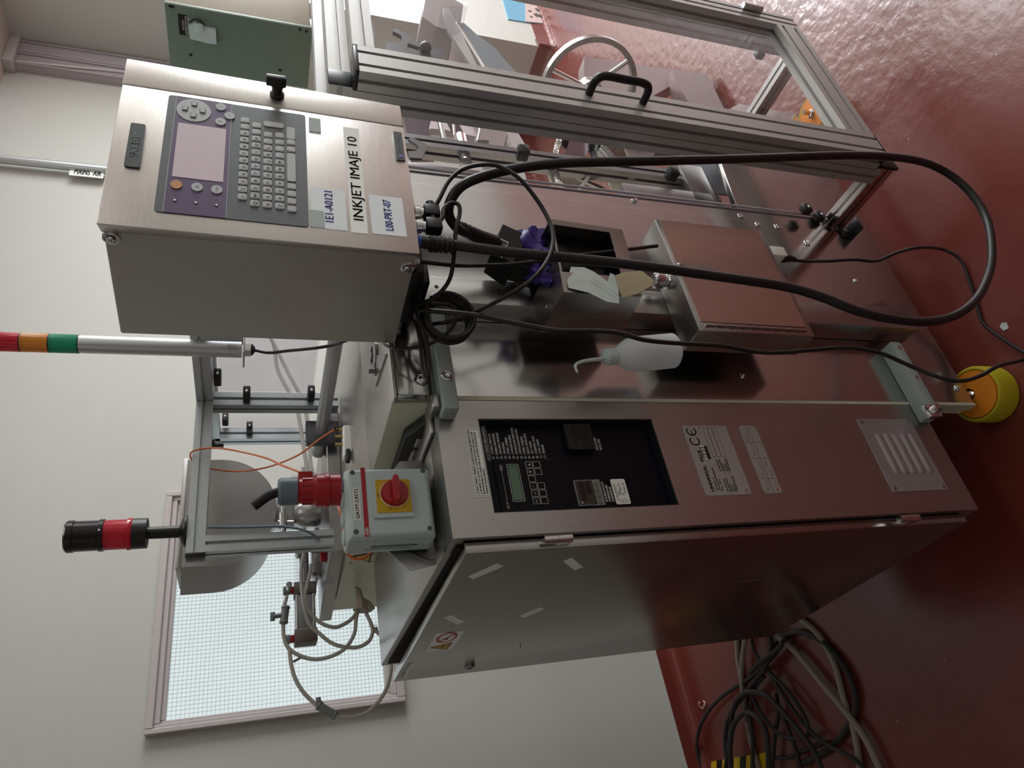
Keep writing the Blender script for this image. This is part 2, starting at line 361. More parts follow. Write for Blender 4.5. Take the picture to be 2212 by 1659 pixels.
# cable trunking in the corner
tr = thing('cable_trunking', (3.93, WY, 2.0), 'pale lilac-grey double channel cable trunking up the wall corner to the ceiling', 'trunking')
mb = MB()
for x0, x1 in ((3.815, 3.915), (3.92, 4.02)):
    mb.box(x0, x1, WY-.045, WY, 1.9, CZ-.02); mb.box(x0-.0, x0+.012, WY-.055, WY-.045, 1.9, CZ-.03, .002); mb.box(x1-.012, x1, WY-.055, WY-.045, 1.9, CZ-.03, .002)
mb.build('channel', trunk_m, tr); MB().box(3.80, 4.03, WY-.075, WY, CZ-.05, CZ, .004).build('end_cap', gloss_white, tr)
mb = MB(); mb.tube([(3.83, WY-.05, 2.85), (3.85, WY-.05, 2.6), (3.87, WY-.05, 2.35), (3.87, WY-.05, 1.9)], .008); mb.build('cable', gloss_white, tr)
# mains air pipe
pp = thing('air_pipe', (3.06, WY-.03, 1.6), 'grey vertical mains air pipe clipped to the back wall left of the printer top', 'pipe')
mb = MB(); mb.cyl((3.09, WY-.035, 1.2), (3.09, WY-.035, CZ), .021); mb.build('tube', alug, pp)
mb = MB(); mb.box(3.06, 3.12, WY-.04, WY, 1.75, 1.78, .003); mb.build('clip', alug, pp)
a = at(150, 374, Y=WY-.03); b_ = at(224, 380, Y=WY-.03); xa, xb = at(190, 383, Y=WY-.03).x, at(190, 366, Y=WY-.03).x
MB().box(xa, xb, WY-.034, WY-.03, b_.z, a.z).build('label', white, pp)
tf = Fr(((xa+.006), WY-.034, a.z), (0, 0, -1), (1, 0, 0)); mb = MB(); tf.text(mb, 'MAINS  AIR', .02, .004, (xb-xa)-.018, a.z-b_.z-.03, n=.001, bold=.0008); mb.build('lettering', ink, bpy.data.objects['label'], smooth=False)
# ---------------------------------------------------------------- grey-green control box above the guard
gx = thing('electrical_box', (2.05, .2, 1.52), 'grey-green control enclosure with a latch, on the guard roof right of the printer', 'box')
MB().box(1.915, 2.35, .112, .285, 1.522, 1.872, .004).build('body', cream2, gx)
sdp = MB().box(1.90, 1.914, .108, .289, 1.518, 1.876, .003).build('side_panel', green_gr, gx)
for q in [(367, 13), (373, 15), (648, 64), (662, 68), (412, 119), (605, 152)]: c = at(*q, X=1.899); MB().cyl(c, c+Vector((.004, 0, 0)), .004, seg=10).build('screw_hole', black, sdp)
fx = Fr((1.8995, 0, 0), (0, -1, 0), (0, 0, 1))
c0 = at(384, 30, X=1.899); c1 = at(405, 77, X=1.899); y0, y1, z0, z1 = min(c0.y, c1.y), max(c0.y, c1.y), min(c0.z, c1.z), max(c0.z, c1.z)
mb = MB(); fx.rect(mb, -y1, -y0, z0, z1, 0, .001); pl = mb.build('plaque', black, sdp)
mb = MB()
for i, tx in enumerate(('BUTTON', 'CONNECTOR FOR', 'TECHNICAL USE')): fx.text(mb, tx, -(y0+y1)/2, z1-.011-.0065*i-.002, .0042, n=.0014, al='C')
mb.build('lettering', wink, pl, smooth=False)
a = at(412, 60, X=1.895); mb = MB()
fx.poly(mb, [(-at(*q, X=1.9).y, at(*q, X=1.9).z) for q in ((408, 52), (422, 45), (436, 54), (466, 60), (468, 92), (450, 90), (411, 80))], 0, .008)
mb.box(a.x-.012, a.x, a.y-.018, a.y+.002, a.z-.03, a.z-.008, .002); mb.build('latch', isog, sdp)
mb = MB(); mb.tube([at(*q, X=1.893) for q in ((409, 50), (420, 41), (432, 44), (440, 53))], .0016); mb.build('latch_hook', black, sdp)
mb = MB(); mb.box(1.93, 1.97, .12, .2, 1.505, 1.524, .002); mb.box(1.93, 1.97, .0, .16, 1.50, 1.508); mb.build('mounting_bracket', alug, gx)
# ---------------------------------------------------------------- the packing machine
pm = thing('packing_machine', (1.1, .4, 0), 'big stainless steel sachet packing machine with a tall polished front plate', 'machine')
mb = MB(); ys, ye = 0, .018
mb.prism([(.66, ys, .09), (1.72, ys, .09), (1.72, ys, .30), (1.60, ys, .46), (1.245, ys, .50), (1.245, ys, 1.358), (.66, ys, 1.358)], (0, ye, 0), .0015); mb.build('front_plate', mirror, pm)
for (x, z, r) in [(1.215, .50, .007), (1.19, .40, .007), (1.19, .46, .006), (1.14, .33, .007), (1.02, .24, .004), (.72, .70, .004), (1.225, .80, .005), (1.205, .17, .004), (.70, .115, .006)]:
    mb = MB(); mb.cyl((x, 0, z), (x, -.006, z), r, r*.8, seg=12); mb.torus((x, -.001, z), (0, 1, 0), r*1.3, .0012, 16, 6); mb.build('screw', chrome, pm)
MB().box(.653, .66, -.001, .022, .09, 1.36).build('edge_strip', mat('cream_edge', 'c2c2ae', .4), pm)
mb = MB(); mb.prism([(.657, .02, 1.28), (.657, .02, 1.424), (.657, 1.12, 1.424), (.657, 1.12, 1.28)], (.003, 0, 0)); side = mb.build('side_cover', cream, pm)
MB().box(.66, 1.24, .02, 1.12, .3, 1.42, .002).build('housing', cream2, pm)
MB().box(.66, 1.24, -.004, .02, 1.362, 1.418, .006).build('top_front_cover', mirror, pm)
for x in (.69, 1.2): mb = MB(); mb.sphere((x, -.006, 1.375), .009, sc=(1, .6, 1)); mb.torus((x, -.004, 1.375), (0, 1, 0), .011, .0015, 20, 6); mb.build('dome_screw', chrome, pm)
mb = MB(); mb.box(.658, 1.245, 0, .30, 1.418, 1.424, .001); mb.box(.658, 1.245, .303, 1.0, 1.418, 1.424, .001); mb.build('top_plate', tabletop, pm)
mb = MB(); mb.lathe([(.03, 0), (.03, .006), (.024, .008), (.018, .008), (.018, .004), (.006, .004), (.006, .01), (0, .01)], (.835, .125, 1.424)); mb.build('filler_cap', dchrome, pm)
mb = MB(); mb.prism([at(*q, Z=1.424) for q in ((800, 770), (815, 835), (830, 790), (838, 765))], (0, 0, .004)); mb.lathe([(.009, 0), (.009, .003), (.005, .004), (.005, .014), (0, .014)], at(812, 802, Z=1.428), seg=6); mb.build('lifting_lug', dchrome, pm)
mb = MB()
mb.prism([(.69, .75, 1.424), (1.1, .75, 1.424), (1.1, 1.13, 1.424), (.64, 1.16, 1.424)], (0, 0, .035), .002); mb.build('rear_slab', dchrome, pm)
# warning triangle on the cream cover
fs = Fr((.6565, 0, 0), (0, -1, 0), (0, 0, 1))
def yz(q, X): p = at(*q, X=X); return (-p.y, p.z)
mb = MB(); P = [yz(q, .6565) for q in ((760, 1201), (805, 1194), (797, 1214))]
fs.poly(mb, P, .0005, .001, 0); c = (sum(p[0] for p in P)/3, sum(p[1] for p in P)/3); fs.poly(mb, [((x-c[0])*.78+c[0], (z-c[1])*.78+c[1]) for x, z in P], .001, .0014, 1)
fs.poly(mb, [(c[0]-.006, c[1]-.002), (c[0]+.004, c[1]-.004), (c[0]+.008, c[1]+.002), (c[0], c[1]+.003)], .0014, .0018, 0)
mb.build('warning_triangle', [ink, yellow], pm, smooth=False)
for q in ((757, 1217), (801, 1213), (806, 1196), (768, 1270), (770, 1277), (773, 1283)): p = at(*q, X=.6565); MB().cyl(p, p+Vector((-.002, 0, 0)), .0035, seg=8).build('cover_screw', dchrome, pm)
# grey hinge bars on the front plate
hb = MB(); hb.box(.612, .86, -.038, 0, 1.325, 1.352, .004); o = hb.build('hinge_bar', mat('grey_green_bar', '98a3a1', .45, vary=.06, scale=60), pm)
mb = MB(); mb.torus((.676, -.039, 1.339), (0, 1, 0), .008, .002, 20, 8); mb.cyl((.676, -.04, 1.339), (.676, -.036, 1.339), .005, seg=6); mb.cyl((.6118, -.018, 1.338), (.611, -.018, 1.338), .004); mb.build('bolt', chrome, o)
hb = MB(); hb.box(.605, .80, -.038, 0, .262, .292, .004); o = hb.build('hinge_bar', MATS['grey_green_bar'], pm)
mb = MB(); mb.box(.592, .622, -.052, -.038, .283, .315, .002); mb.cyl((.607, -.064, .30), (.607, -.05, .30), .009); mb.build('bolt_block', chrome, o)
for x in (.70, .78): MB().cyl((x, -.0395, .277), (x, -.036, .277), .005, seg=8).build('bolt', chrome, o)
mb = MB(); mb.box(.80, .828, -.03, 0, .268, .30, .001); mb.build('clear_tab', clear2, pm)
mb = MB(); mb.box(.624, .652, -.024, .02, 1.353, 1.366, .003); mb.box(.6, .656, .02, .30, 1.358, 1.363, .001); mb.cyl((.64, .10, 1.366), (.64, .13, 1.366), .006); mb.tube([(.64, .14, 1.366), (.63, .2, 1.368), (.62, .26, 1.366)], .005); mb.build('hinge_hardware', dchrome, pm)
MB().prism([(.655, .05, 1.363), (.655, .10, 1.39), (.655, .30, 1.39), (.655, .34, 1.363)], (-.02, 0, 0)).build('slot_shade', mat('slot_shade_dark', '2b2e2a', .6), pm)  # dark block standing in for the shade of the slot below the cover
# pole on the plate that carries the boxes and the printer
pole = thing('mounting_pole', (.857, -.027, .2), 'square stainless steel pole upright on the polished plate below the printer', 'pole')
mb = MB(); mb.box(.828, .888, -.053, -.001, .202, 1.40, .002); mb.build('tube', steelv, pole)
mb = MB(); mb.cyl((.862, -.0535, 1.338), (.862, -.050, 1.338), .004, seg=10); mb.cyl((.862, -.0535, 1.22), (.862, -.05, 1.22), .003, seg=10); mb.build('bolt_hole', black, pole)
mb = MB(); mb.box(.80, 1.0, -.2, -.005, 1.400, 1.413, .002); mb.build('top_bracket', steelv, pole)
# yellow feet
for (x, y, lb) in ((.69, .008, 'yellow rubber foot cup with orange top under the near corner of steel plate'), (1.69, -.03, 'yellow foot cup with orange top seen through the clear guard')):
    ft = thing('foot_cup', (x, y, 0), lb, 'foot', 'yellow machine feet')
    MB().lathe([(.062, 0), (.066, .004), (.066, .055), (.062, .061), (.058, .061), (.057, .056), (0, .056)], (x, y, 0), seg=40).build('cup', yfoot, ft)
    MB().lathe([(.056, .056), (.055, .062), (.02, .063), (0, .063)], (x, y, 0), seg=40).build('disc_top', ofoot, ft)
    MB().lathe([(.014, .063), (.014, .066), (.008, .067), (.008, .092), (0, .092)], (x+.004, y+.006, 0), seg=6).build('bolt', chrome, ft)
MB().prism([(.660, .02, .09), (.67, .02, .09), (.67, .045, .09), (.660, .045, .09)], (0, 0, .2)).build('corner_gusset', cream, pm)
MB().box(.70, 1.24, .1, 1.0, .09, .3, .003).build('base_frame', dchrome, pm)
# ---------------------------------------------------------------- control cabinet
cc = thing('control_cabinet', (.53, .37, .261), 'tall stainless control cabinet with a recessed black control panel and nameplates', 'cabinet')
mb = MB(); cx0, cx1, cz0, cz1 = .403, .652, .261, 1.357
rx0, rx1, rz0, rz1 = .4415, .6155, .948, 1.2845
mb.box(cx0, cx1, .06, .75, cz0, cz1, .003)
mb.box(cx0, rx0, 0, .0615, cz0, cz1); mb.box(rx1, cx1, 0, .0615, cz0, cz1); mb.box(rx0, rx1, 0, .0615, cz0, rz0); mb.box(rx0, rx1, 0, .0615, rz1, cz1)
mb.build('body', steelv, cc)
MB().box(rx0, rx1, .019, .0205, rz0, rz1).build('panel', panelb, cc, smooth=False); pan = bpy.data.objects['panel']
mb = MB(); mb.box(rx0, rx0+.002, 0.001, .019, rz0, rz1); mb.box(rx1-.002, rx1, .001, .019, rz0, rz1); mb.box(rx0, rx1, .001, .019, rz0, rz0+.002); mb.box(rx0, rx1, .001, .019, rz1-.002, rz1)
mb.build('recess_lining', recessm, cc, smooth=False)
f = Fr((0, .019, 0), (1, 0, 0), (0, 0, 1))
mb = MB()
f.text(mb, 'A.C.E STAGES PROGRAMMER', .545, 1.2695, .0052, .067, bold=.0003); f.line(mb, .545, 1.2675, .613, 1.2675, .0006)
for i, tx in enumerate(('A1 - TOWING ENVELOPE', 'A2 - DURING SHUTDOWN', 'A3 - WELDING PRESSURE', 'A4 - SHEARING', 'A5 - TOWEL TOWING', 'A6 - FLAVOUR DOSING', 'B1 - SEPARATION ENVELOPES', 'B2 - EXPULSION ENVELOPES', 'B3 - TOWEL CONTROL', 'B4 - WASTE ENVELOPES', 'B5 - CUT TOWEL', 'B6 - ENABLING DOSE', 'C1 - DOSE CREAM', 'C2 - MARKER')):
    f.text(mb, tx, .5475, 1.2605-.0072*i, .0043, len(tx)*.00245, bold=.0002)
f.line(mb, .5455, 1.158, .5455, 1.172, .0006)
for i, tx in enumerate(('PRESSURE', 'ROLLERS')): f.text(mb, tx, .562, 1.0625-.007*i, .0048, .026 if i == 0 else .022, bold=.0003)
for i, tx in enumerate(('SEALING PLATES', 'TEMPERATURE', 'CONTROLLER')): f.text(mb, tx, .461, 1.0715-.0062*i, .0042, (.038, .032, .028)[i], bold=.0003)
mb.build('lettering', wink, pan, smooth=False)
mb = MB(); f.rect(mb, .450, .5445, 1.157, 1.265, 0, .003); pr = mb.build('programmer', mat('keypad_black', '0e1014', .4, ior=1.25), cc)
f3 = Fr((0, .016, 0), (1, 0, 0), (0, 0, 1)); mb = MB()
f3.text(mb, 'ACT', .4545, 1.2515, .0045, .011, bold=.0003); f3.line(mb, .466, 1.2535, .522, 1.2535, .0005)
f3.frame(mb, .467, .535, 1.2225, 1.243, .001)
for i in range(6): f3.frame(mb, .461+i*.0134, .4725+i*.0134, 1.1965, 1.2085, .0007)
for i in (0, 1, 2, 4, 5): f3.frame(mb, .461+i*.0134, .4725+i*.0134, 1.1825, 1.1945, .0007)
f3.text(mb, 'PRG', .4665, 1.201, .0032, .006, al='C'); f3.text(mb, 'CLR', .480, 1.201, .0032, .006, al='C'); f3.text(mb, 'F', .4935, 1.201, .0035, al='C')
for cx, sgn in ((.5203, -1), (.5337, 1)): f3.poly(mb, [(cx-.0028, 1.2025-sgn*.0024), (cx+.0028, 1.2025-sgn*.0024), (cx, 1.2025+sgn*.0026)], 0, .0006)
mb.build('key_legend', mat('pale_legend', 'b4b6b4', .5), pr, smooth=False)
mb = MB(); f3.rect(mb, .469, .533, 1.2245, 1.241, 0, .0006); mb.build('display', lcd_g, pr)
mb = MB(); f3.disc(mb, .5285, 1.2535, .0065, 0, .0008, ry=.003); mb.build('emblem', mat('dim_grey_emblem', '6c6d70', .5), pr)
mb = MB(); f.rect(mb, .557, .609, 1.074, 1.126, 0, .013, r=.003); spk = mb.build('speaker_housing', black, cc)
fk = Fr((0, .006, 0), (1, 0, 0), (0, 0, 1)); mb = MB()
for i in range(6): fk.line(mb, .572+i*.0014, 1.112-i*.0058, .604, 1.112-i*.0058, .0016, 0, .0004)
fk.disc(mb, .565, 1.098, .002, 0, .0004); fk.disc(mb, .565, 1.091, .002, 0, .0004); mb.build('slot', mat('deep_black', '030303', .8), spk, smooth=False)
mb = MB(); f.rect(mb, .4545, .5025, 1.079, 1.1275, 0, .003, r=.0015); tcn = mb.build('temperature_controller', mat('grey_bezel', '8f938b', .4), cc)
ft2 = Fr((0, .016, 0), (1, 0, 0), (0, 0, 1)); mb = MB(); ft2.rect(mb, .456, .501, 1.0935, 1.1262, 0, .0006); ft2.rect(mb, .4635, .4985, 1.1105, 1.1205, .0006, .001, mi=1); ft2.rect(mb, .476, .4985, 1.099, 1.108, .0006, .001, mi=1); mb.build('display', [mat('smoky_window', '3b3a33', .2), mat('dark_red_display', '1c1616', .2)], tcn)
mb = MB(); ft2.text(mb, 'C', .458, 1.119, .0048, n=.0012, bold=.0003); mb.build('lettering', wink, tcn, smooth=False)
for i in range(4): mb = MB(); ft2.rect(mb, .4575+i*.011, .4665+i*.011, 1.083, 1.0915, 0, .0012, r=.0008); mb.build('key', mat('grey_key', '6f736c', .4) if i == 0 else MATS['grey_key'], tcn)
mb = MB(); f.rect(mb, .4555, .5035, 1.0285, 1.0565, 0, .0006, r=.003); cl = mb.build('calibration_label', white, cc)
mb = MB(); f.text(mb, 'LotusWorks', .463, 1.0505, .0036, .032, n=.001)
for i, (a, b_) in enumerate((('TEMP:', 'T25'), ('DATE:', '12 Apr 22'), ('CAL BY:', 'JK'), ('DUE:', '24 Apr 22'))): f.text(mb, a, .4575, 1.0455-.0042*i, .0022, n=.001); f.text(mb, b_, .472+.003*(i % 2), 1.0450-.0042*i, .0036, n=.001)
f.frame(mb, .472, .49, 1.0442, 1.0492, .0003); mb.build('lettering', ink, cl, smooth=False)
# safety label above the recess
f0 = Fr((0, 0, 0), (1, 0, 0), (0, 0, 1)); mb = MB(); f0.rect(mb, .4695, .596, 1.2855, 1.3105, 0, .001, r=.001); sl = mb.build('safety_label', white, cc)
mb = MB(); f0.frame(mb, .4715, .594, 1.2868, 1.3088, .0004, 0, .0015)
for i, (tx, w_) in enumerate((("LA MACCHINA E' MUNITA DI PROTEZIONI ANTINFORTUNI", .117), ("A NORMA DI LEGGE. IL COSTRUTTORE DECLINA OGNI", .115), ("RESPONSABILITA' QUALORA IL SISTEMA DI SICUREZZA", .115), ("VENISSE MANOMESSO.", .047))): f0.text(mb, tx, .474, 1.3038-.005*i, .0033, w_, n=.0013, bold=.00015)
mb.build('lettering', ink, sl, smooth=False)
plm = mat('nameplate_aluminium', (.40, .39, .375, 1), .42, .35, vary=.03)
mb = MB(); f0.rect(mb, .4555, .600, .7905, .8875, 0, .0012, r=.006); npl = mb.build('nameplate', plm, cc)
mb = MB(); f0.text(mb, 'UNIVERSAL', .464, .8675, .0068, .052, n=.0016, bold=.0005); f0.text(mb, 'PACK', .524, .8675, .0068, .024, n=.0016, bold=.0005)
for i, tx in enumerate(('VIA VIVARE   36', 'SAN GIOVANNI MARIGNANO', '(RN)      ITALY')): f0.text(mb, tx, .465, .8595-.0055*i, .0028, (.026, .046, .022)[i], n=.0016, bold=.0002)
for cx in (.567, .588):       # the CE mark, two open arcs
    for k in range(14):
        a0, a1 = [math.radians(50+260*q/14) for q in (k, k+1)]; f0.line(mb, cx+.0085*math.cos(a0), .872+.0095*math.sin(a0), cx+.0085*math.cos(a1), .872+.0095*math.sin(a1), .0022, 0, .0016)
f0.line(mb, .580, .872, .588, .872, .0022, 0, .0016)
f0.rect(mb, .5285, .5565, .850, .866, 0, .0015, r=.002)
for (z0, z1) in ((.838, .846), (.828, .836), (.818, .826)): f0.frame(mb, .5335, .5955, z0-.002, z1-.0015, .0003, 0, .0015)
for i, (a, b_) in enumerate((('MACCHINA MODEL.', 'MACHINE MODELLO'), ('MACHINE MODELL.', 'MACHINE MODELE'), ('SERIAL N.', 'MATRICOLA'), ('SERIE N.', 'MATRICULE'), ('CONSTRUCTION YEAR', 'ANNO COSTRUZIONE'))):
    z = .8385-.0052*i; f0.text(mb, a, .462, z, .0026, len(a)*.0018, n=.0016, bold=.0002); f0.text(mb, b_, .503, z, .0026, len(b_)*.0017, n=.0016, bold=.0002)
    if i in (1, 3): f0.line(mb, .461, z-.0012, .5325, z-.0012, .0003, 0, .0015)
mb.build('lettering', ink, npl, smooth=False)
mb = MB()
for i in range(9): f0.rect(mb, .531+i*.0024, .531+i*.0024+(.0006, .0014, .0009)[i % 3], .857, .8645, .0015, .0018)
f0.rect(mb, .5287, .5315, .857, .865, .0015, .0018); f0.rect(mb, .5535, .5563, .857, .865, .0015, .0018); mb.build('emblem', white, npl, smooth=False)
mb = MB(); f0.rect(mb, .4555, .600, .7225, .7615, 0, .0012, r=.006); n2 = mb.build('rating_plate', plm, cc)
mb = MB(); f0.line(mb, .457, .742, .599, .742, .0004, 0, .0015)
for x in (.4855, .528, .563): f0.line(mb, x, .724, x, .760, .0004, 0, .0015)
for tx, x, z in (('Volt', .460, .750), ('Hz', .492, .750), ('Kw', .533, .750), ('N.T. Serv.', .566, .752), ('Kg', .460, .729), ('Locall', .490, .729), ('(RCA)', .511, .732)): f0.text(mb, tx, x, z, .0032, n=.0016)
for a, b_, c_, d_ in ((.468, .748, .482, .748), (.50, .748, .525, .748), (.539, .748, .560, .748), (.57, .747, .595, .747), (.467, .728, .482, .728)): f0.line(mb, a, b_, c_, d_, .0002, 0, .0015)
mb.build('lettering', ink, n2, smooth=False)
for x, z in ((.4635, .801), (.596, .853), (.4625, .733), (.597, .744)): mb = MB(); f0.disc(mb, x, z, .0028, .001, .003); mb.build('rivet', chrome, cc)
mb = MB(); f0.rect(mb, .448, .6155, .3145, .4605, 0, .0015, r=.001)
vp = mb.build('louvre_plate', mat('louvre_aluminium', (.36, .335, .34, 1), .42, .5, vary=.05), cc)
for i in range(5):
    z = .427-.0225*i; mb = MB(); mb.ring([[(x, -.001-.0038*s_*math.sin(math.pi*k/8), z-.011+.019*k/8*1.0) for k in range(9)] for x, s_ in ((.484, .05), (.489, .8), (.496, 1), (.568, 1), (.576, .8), (.581, .05))], mi=0); mb.build('louvre', MATS['louvre_aluminium'], vp)
for x in (.455, .608):
    for z in (.323, .452): mb = MB(); f0.disc(mb, x, z, .004, .0015, .003, seg=12); mb.build('screw', dchrome, cc)
# cabinet door, slightly open
D = [(.383, .014), (.3575, .716), (.376, .716), (.401, .014)]
mb = MB(); mb.hexa([(x, y, .29) for x, y in D]+[(x, y, 1.336) for x, y in D], .002); dr = mb.build('door', doorst, cc)
mb = MB(); mb.box(.399, .404, .03, .72, .28, 1.345); mb.build('door_gap_shade', mat('gap_shade_black', '101010', .8), cc, smooth=False)  # black strip standing in for the shaded gap behind the door
for z in (1.165, .435):
    mb = MB(); mb.cyl((.391, -.004, z), (.391, -.004, z+.024), .0068); mb.cyl((.391, -.004, z+.0245), (.391, -.004, z+.048), .0068); mb.box(.386, .396, .0, .016, z, z+.024, .001); mb.build('hinge', chrome, cc)
# papers and stickers on the door face
dn = Vector((D[1][0]-D[0][0], D[1][1]-D[0][1], 0)).normalized()
fd = Fr((.383, .014, 0), -dn, (0, 0, 1)); 
def onD(x, y):
    d = ray(x, y); k = (fd.o-EYE).dot(fd.n)/d.dot(fd.n); p = EYE+d*k-fd.o; return (p.dot(fd.u), p.dot(fd.v))
dq = lambda pts, o=(800, 1120), sc=3.687: [onD(o[0]+x/sc, o[1]+y/sc) for x, y in pts]
for pts in (((775, 462), (820, 480), (1062, 380), (1010, 357)), ((1535, 340), (1605, 312), (1697, 385), (1625, 410)), ((582, 790), (650, 767), (757, 823), (690, 843)), ((1185, 775), (1350, 707), (1390, 720), (1225, 788))):
    mb = MB(); fd.poly(mb, dq(pts), 0, .0005); mb.build('tape_strip', mat('foam_tape_pad', 'e6ebe6', .7) if 'foam_tape_pad' not in MATS else MATS['foam_tape_pad'], dr)
mb = MB(); fd.poly(mb, dq(((525, 917), (750, 893), (650, 1040), (432, 1065))), 0, .0006); wl = mb.build('warning_label', white, dr)
def circ(mb, q, ru, rv, mi, n0, n1, pts=24): fd.poly(mb, [(q[0]+ru*math.cos(2*math.pi*k/pts), q[1]+rv*math.sin(2*math.pi*k/pts)) for k in range(pts)], n0, n1, mi)
c = dq(((610, 945),))[0]; mb = MB(); circ(mb, c, .031, .021, 0, .0006, .0009); circ(mb, c, .024, .0155, 1, .0009, .0012); fd.line(mb, c[0]-.022, c[1]+.012, c[0]+.022, c[1]-.012, .004, .0012, .0015, 0); fd.rect(mb, c[0]-.012, c[0]-.002, c[1]-.004, c[1]+.006, .0012, .0014, mi=2)
T = dq(((470, 1027), (655, 983), (605, 1042))); fd.poly(mb, T, .0006, .0009, 2); cc2 = (sum(p[0] for p in T)/3, sum(p[1] for p in T)/3); fd.poly(mb, [((x-cc2[0])*.8+cc2[0], (z-cc2[1])*.8+cc2[1]) for x, z in T], .0009, .0012, 3)
fd.poly(mb, [(cc2[0]-.006, cc2[1]+.001), (cc2[0]+.002, cc2[1]+.003), (cc2[0]+.008, cc2[1]-.002), (cc2[0], cc2[1]-.001)], .0012, .0014, 2)
mb.build('pictogram', [red, white, ink, yellow], wl, smooth=False)
mb = MB(); fd.poly(mb, dq(((310, 1155), (340, 1155), (275, 1272), (240, 1268))), 0, .0006); ll = mb.build('strip_label', white, dr)
a = dq(((262, 1262),))[0]; mb = MB(); fd.text(mb, 'SACHET 3  SG 02', a[0], a[1], .0065, .1, n=.001); mb.build('lettering', ink, ll, smooth=False)
p = dq(((790, 1178),))[0]; mb = MB(); P = fd.p(*p); mb.lathe([(.012, 0), (.012, .003), (.009, .005), (.006, .005), (.006, .002), (0, .002)], P, fd.n); mb.build('door_lock', dchrome, dr)
for q, ln in (((1195, 1015), .03), ((2100, 890), .03)):
    p = dq((q,))[0]; mb = MB(); fd.line(mb, p[0]-ln/2, p[1]-.004, p[0]+ln/2, p[1]+.004, .002, 0, .0006); mb.build('scuff_mark', black if q[0] < 1300 else white, dr, smooth=False)
for q in (((1590, 1258), (1640, 1252)),):
    a, b_ = onD(*q[0]), onD(*q[1]); mb = MB(); fd.line(mb, *a, *b_, .003, 0, .0006); mb.build('scuff_mark', dchrome, dr, smooth=False)
# ---------------------------------------------------------------- inkjet printer cabinet
ip = thing('inkjet_printer', (.91, -.14, 1.416), 'stainless steel inkjet printer cabinet with keyboard, screen and INKJET label', 'printer')
PX0, PX1, PY0, PY1, PZ0, PZ1 = .733, 1.09, -.262, -.016, 1.416, 1.835
SE = 1.024                                        # seam between front cover and side strip
MB().hexa([(.757, -.232, PZ0+.002), (PX1, -.25, PZ0+.002), (PX1, PY1, PZ0), (.757, PY1, PZ0), (.757, -.232, PZ1-.002), (PX1, -.25, PZ1-.002), (PX1, PY1, PZ1+.004), (.757, PY1, PZ1+.004)], .004).build('body', print_sd, ip)
# front cover: folded round the left edge, slightly proud
mb = MB(); mb.hexa([(PX0, PY0, PZ0+.005), (SE-.0015, PY0, PZ0+.002), (SE-.0015, -.245, PZ0+.002), (.757, -.232, PZ0+.005), (PX0+.009, PY0, PZ1), (SE+.0085, PY0, PZ1), (SE+.0085, -.245, PZ1), (.7565, -.232, PZ1)], .002)
fc = mb.build('front_cover', print_st, ip)
mb = MB(); mb.hexa([(SE+.0018, PY0+.001, PZ0+.002), (1.081, PY0+.001, PZ0+.002), (1.09, -.24, PZ0), (SE+.0018, -.24, PZ0), (SE+.0118, PY0+.001, PZ1+.001), (1.099, PY0+.001, PZ1+.001), (1.10, -.24, PZ1), (SE+.0118, -.24, PZ1)], .002)
mb.build('side_strip', print_st, ip)
mb = MB(); mb.lathe([(.011, 0), (.011, .004), (.008, .006), (.008, .016), (.0105, .018), (.0105, .022)], (1.058, PY0, 1.618), (0, -1, 0)); mb.hexa([(1.047+a, -.284-b, 1.605+c) for a, b, c in ((0, 0, 0), (.022, 0, 0), (.016, .012, 0), (.006, .012, 0), (0, 0, .03), (.022, 0, .03), (.016, .012, .03), (.006, .012, .03))], .002)
mb.build('knob', black, ip)
for q in ((240, 513), (880, 577)):
    p = at(*q, X=.757); mb = MB(); mb.lathe([(.0115, 0), (.0105, .0025), (.008, .003), (.0075, .0005), (.006, .0005), (.006, .0045), (.004, .006), (.002, .006), (.002, .003), (0, .003)], p, (-1, 0, 0)); mb.build('screw', chrome, ip)
sk = -.009/.42                                   # the front leans a touch; keep printed things in line
f = Fr((0, PY0, 0), (1, 0, 0), (sk*-1*.9, 0, 1)); f.v = Vector((.0215, 0, 1)); f.n = Vector((0, -1, 0))
f.o = Vector((-.0215*1.6, PY0, 0)); f.p = lambda a, b, n=0: Vector((a+.0215*(b-1.6), PY0-n, b))
mb = MB(); f.rect(mb, .8465, .9385, 1.7955, 1.8145, 0, .003, r=.003); bd = mb.build('model_badge', mat('badge_dark', '3c4142', .35), ip)
mb = MB(); f.text(mb, '9030', .868, 1.7995, .0105, .042, n=.0036, bold=.0005); f.text(mb, 'IP', .914, 1.804, .004, n=.0036); mb.build('lettering', mat('badge_grey_ink', '8d9496', .5), bd, smooth=False)
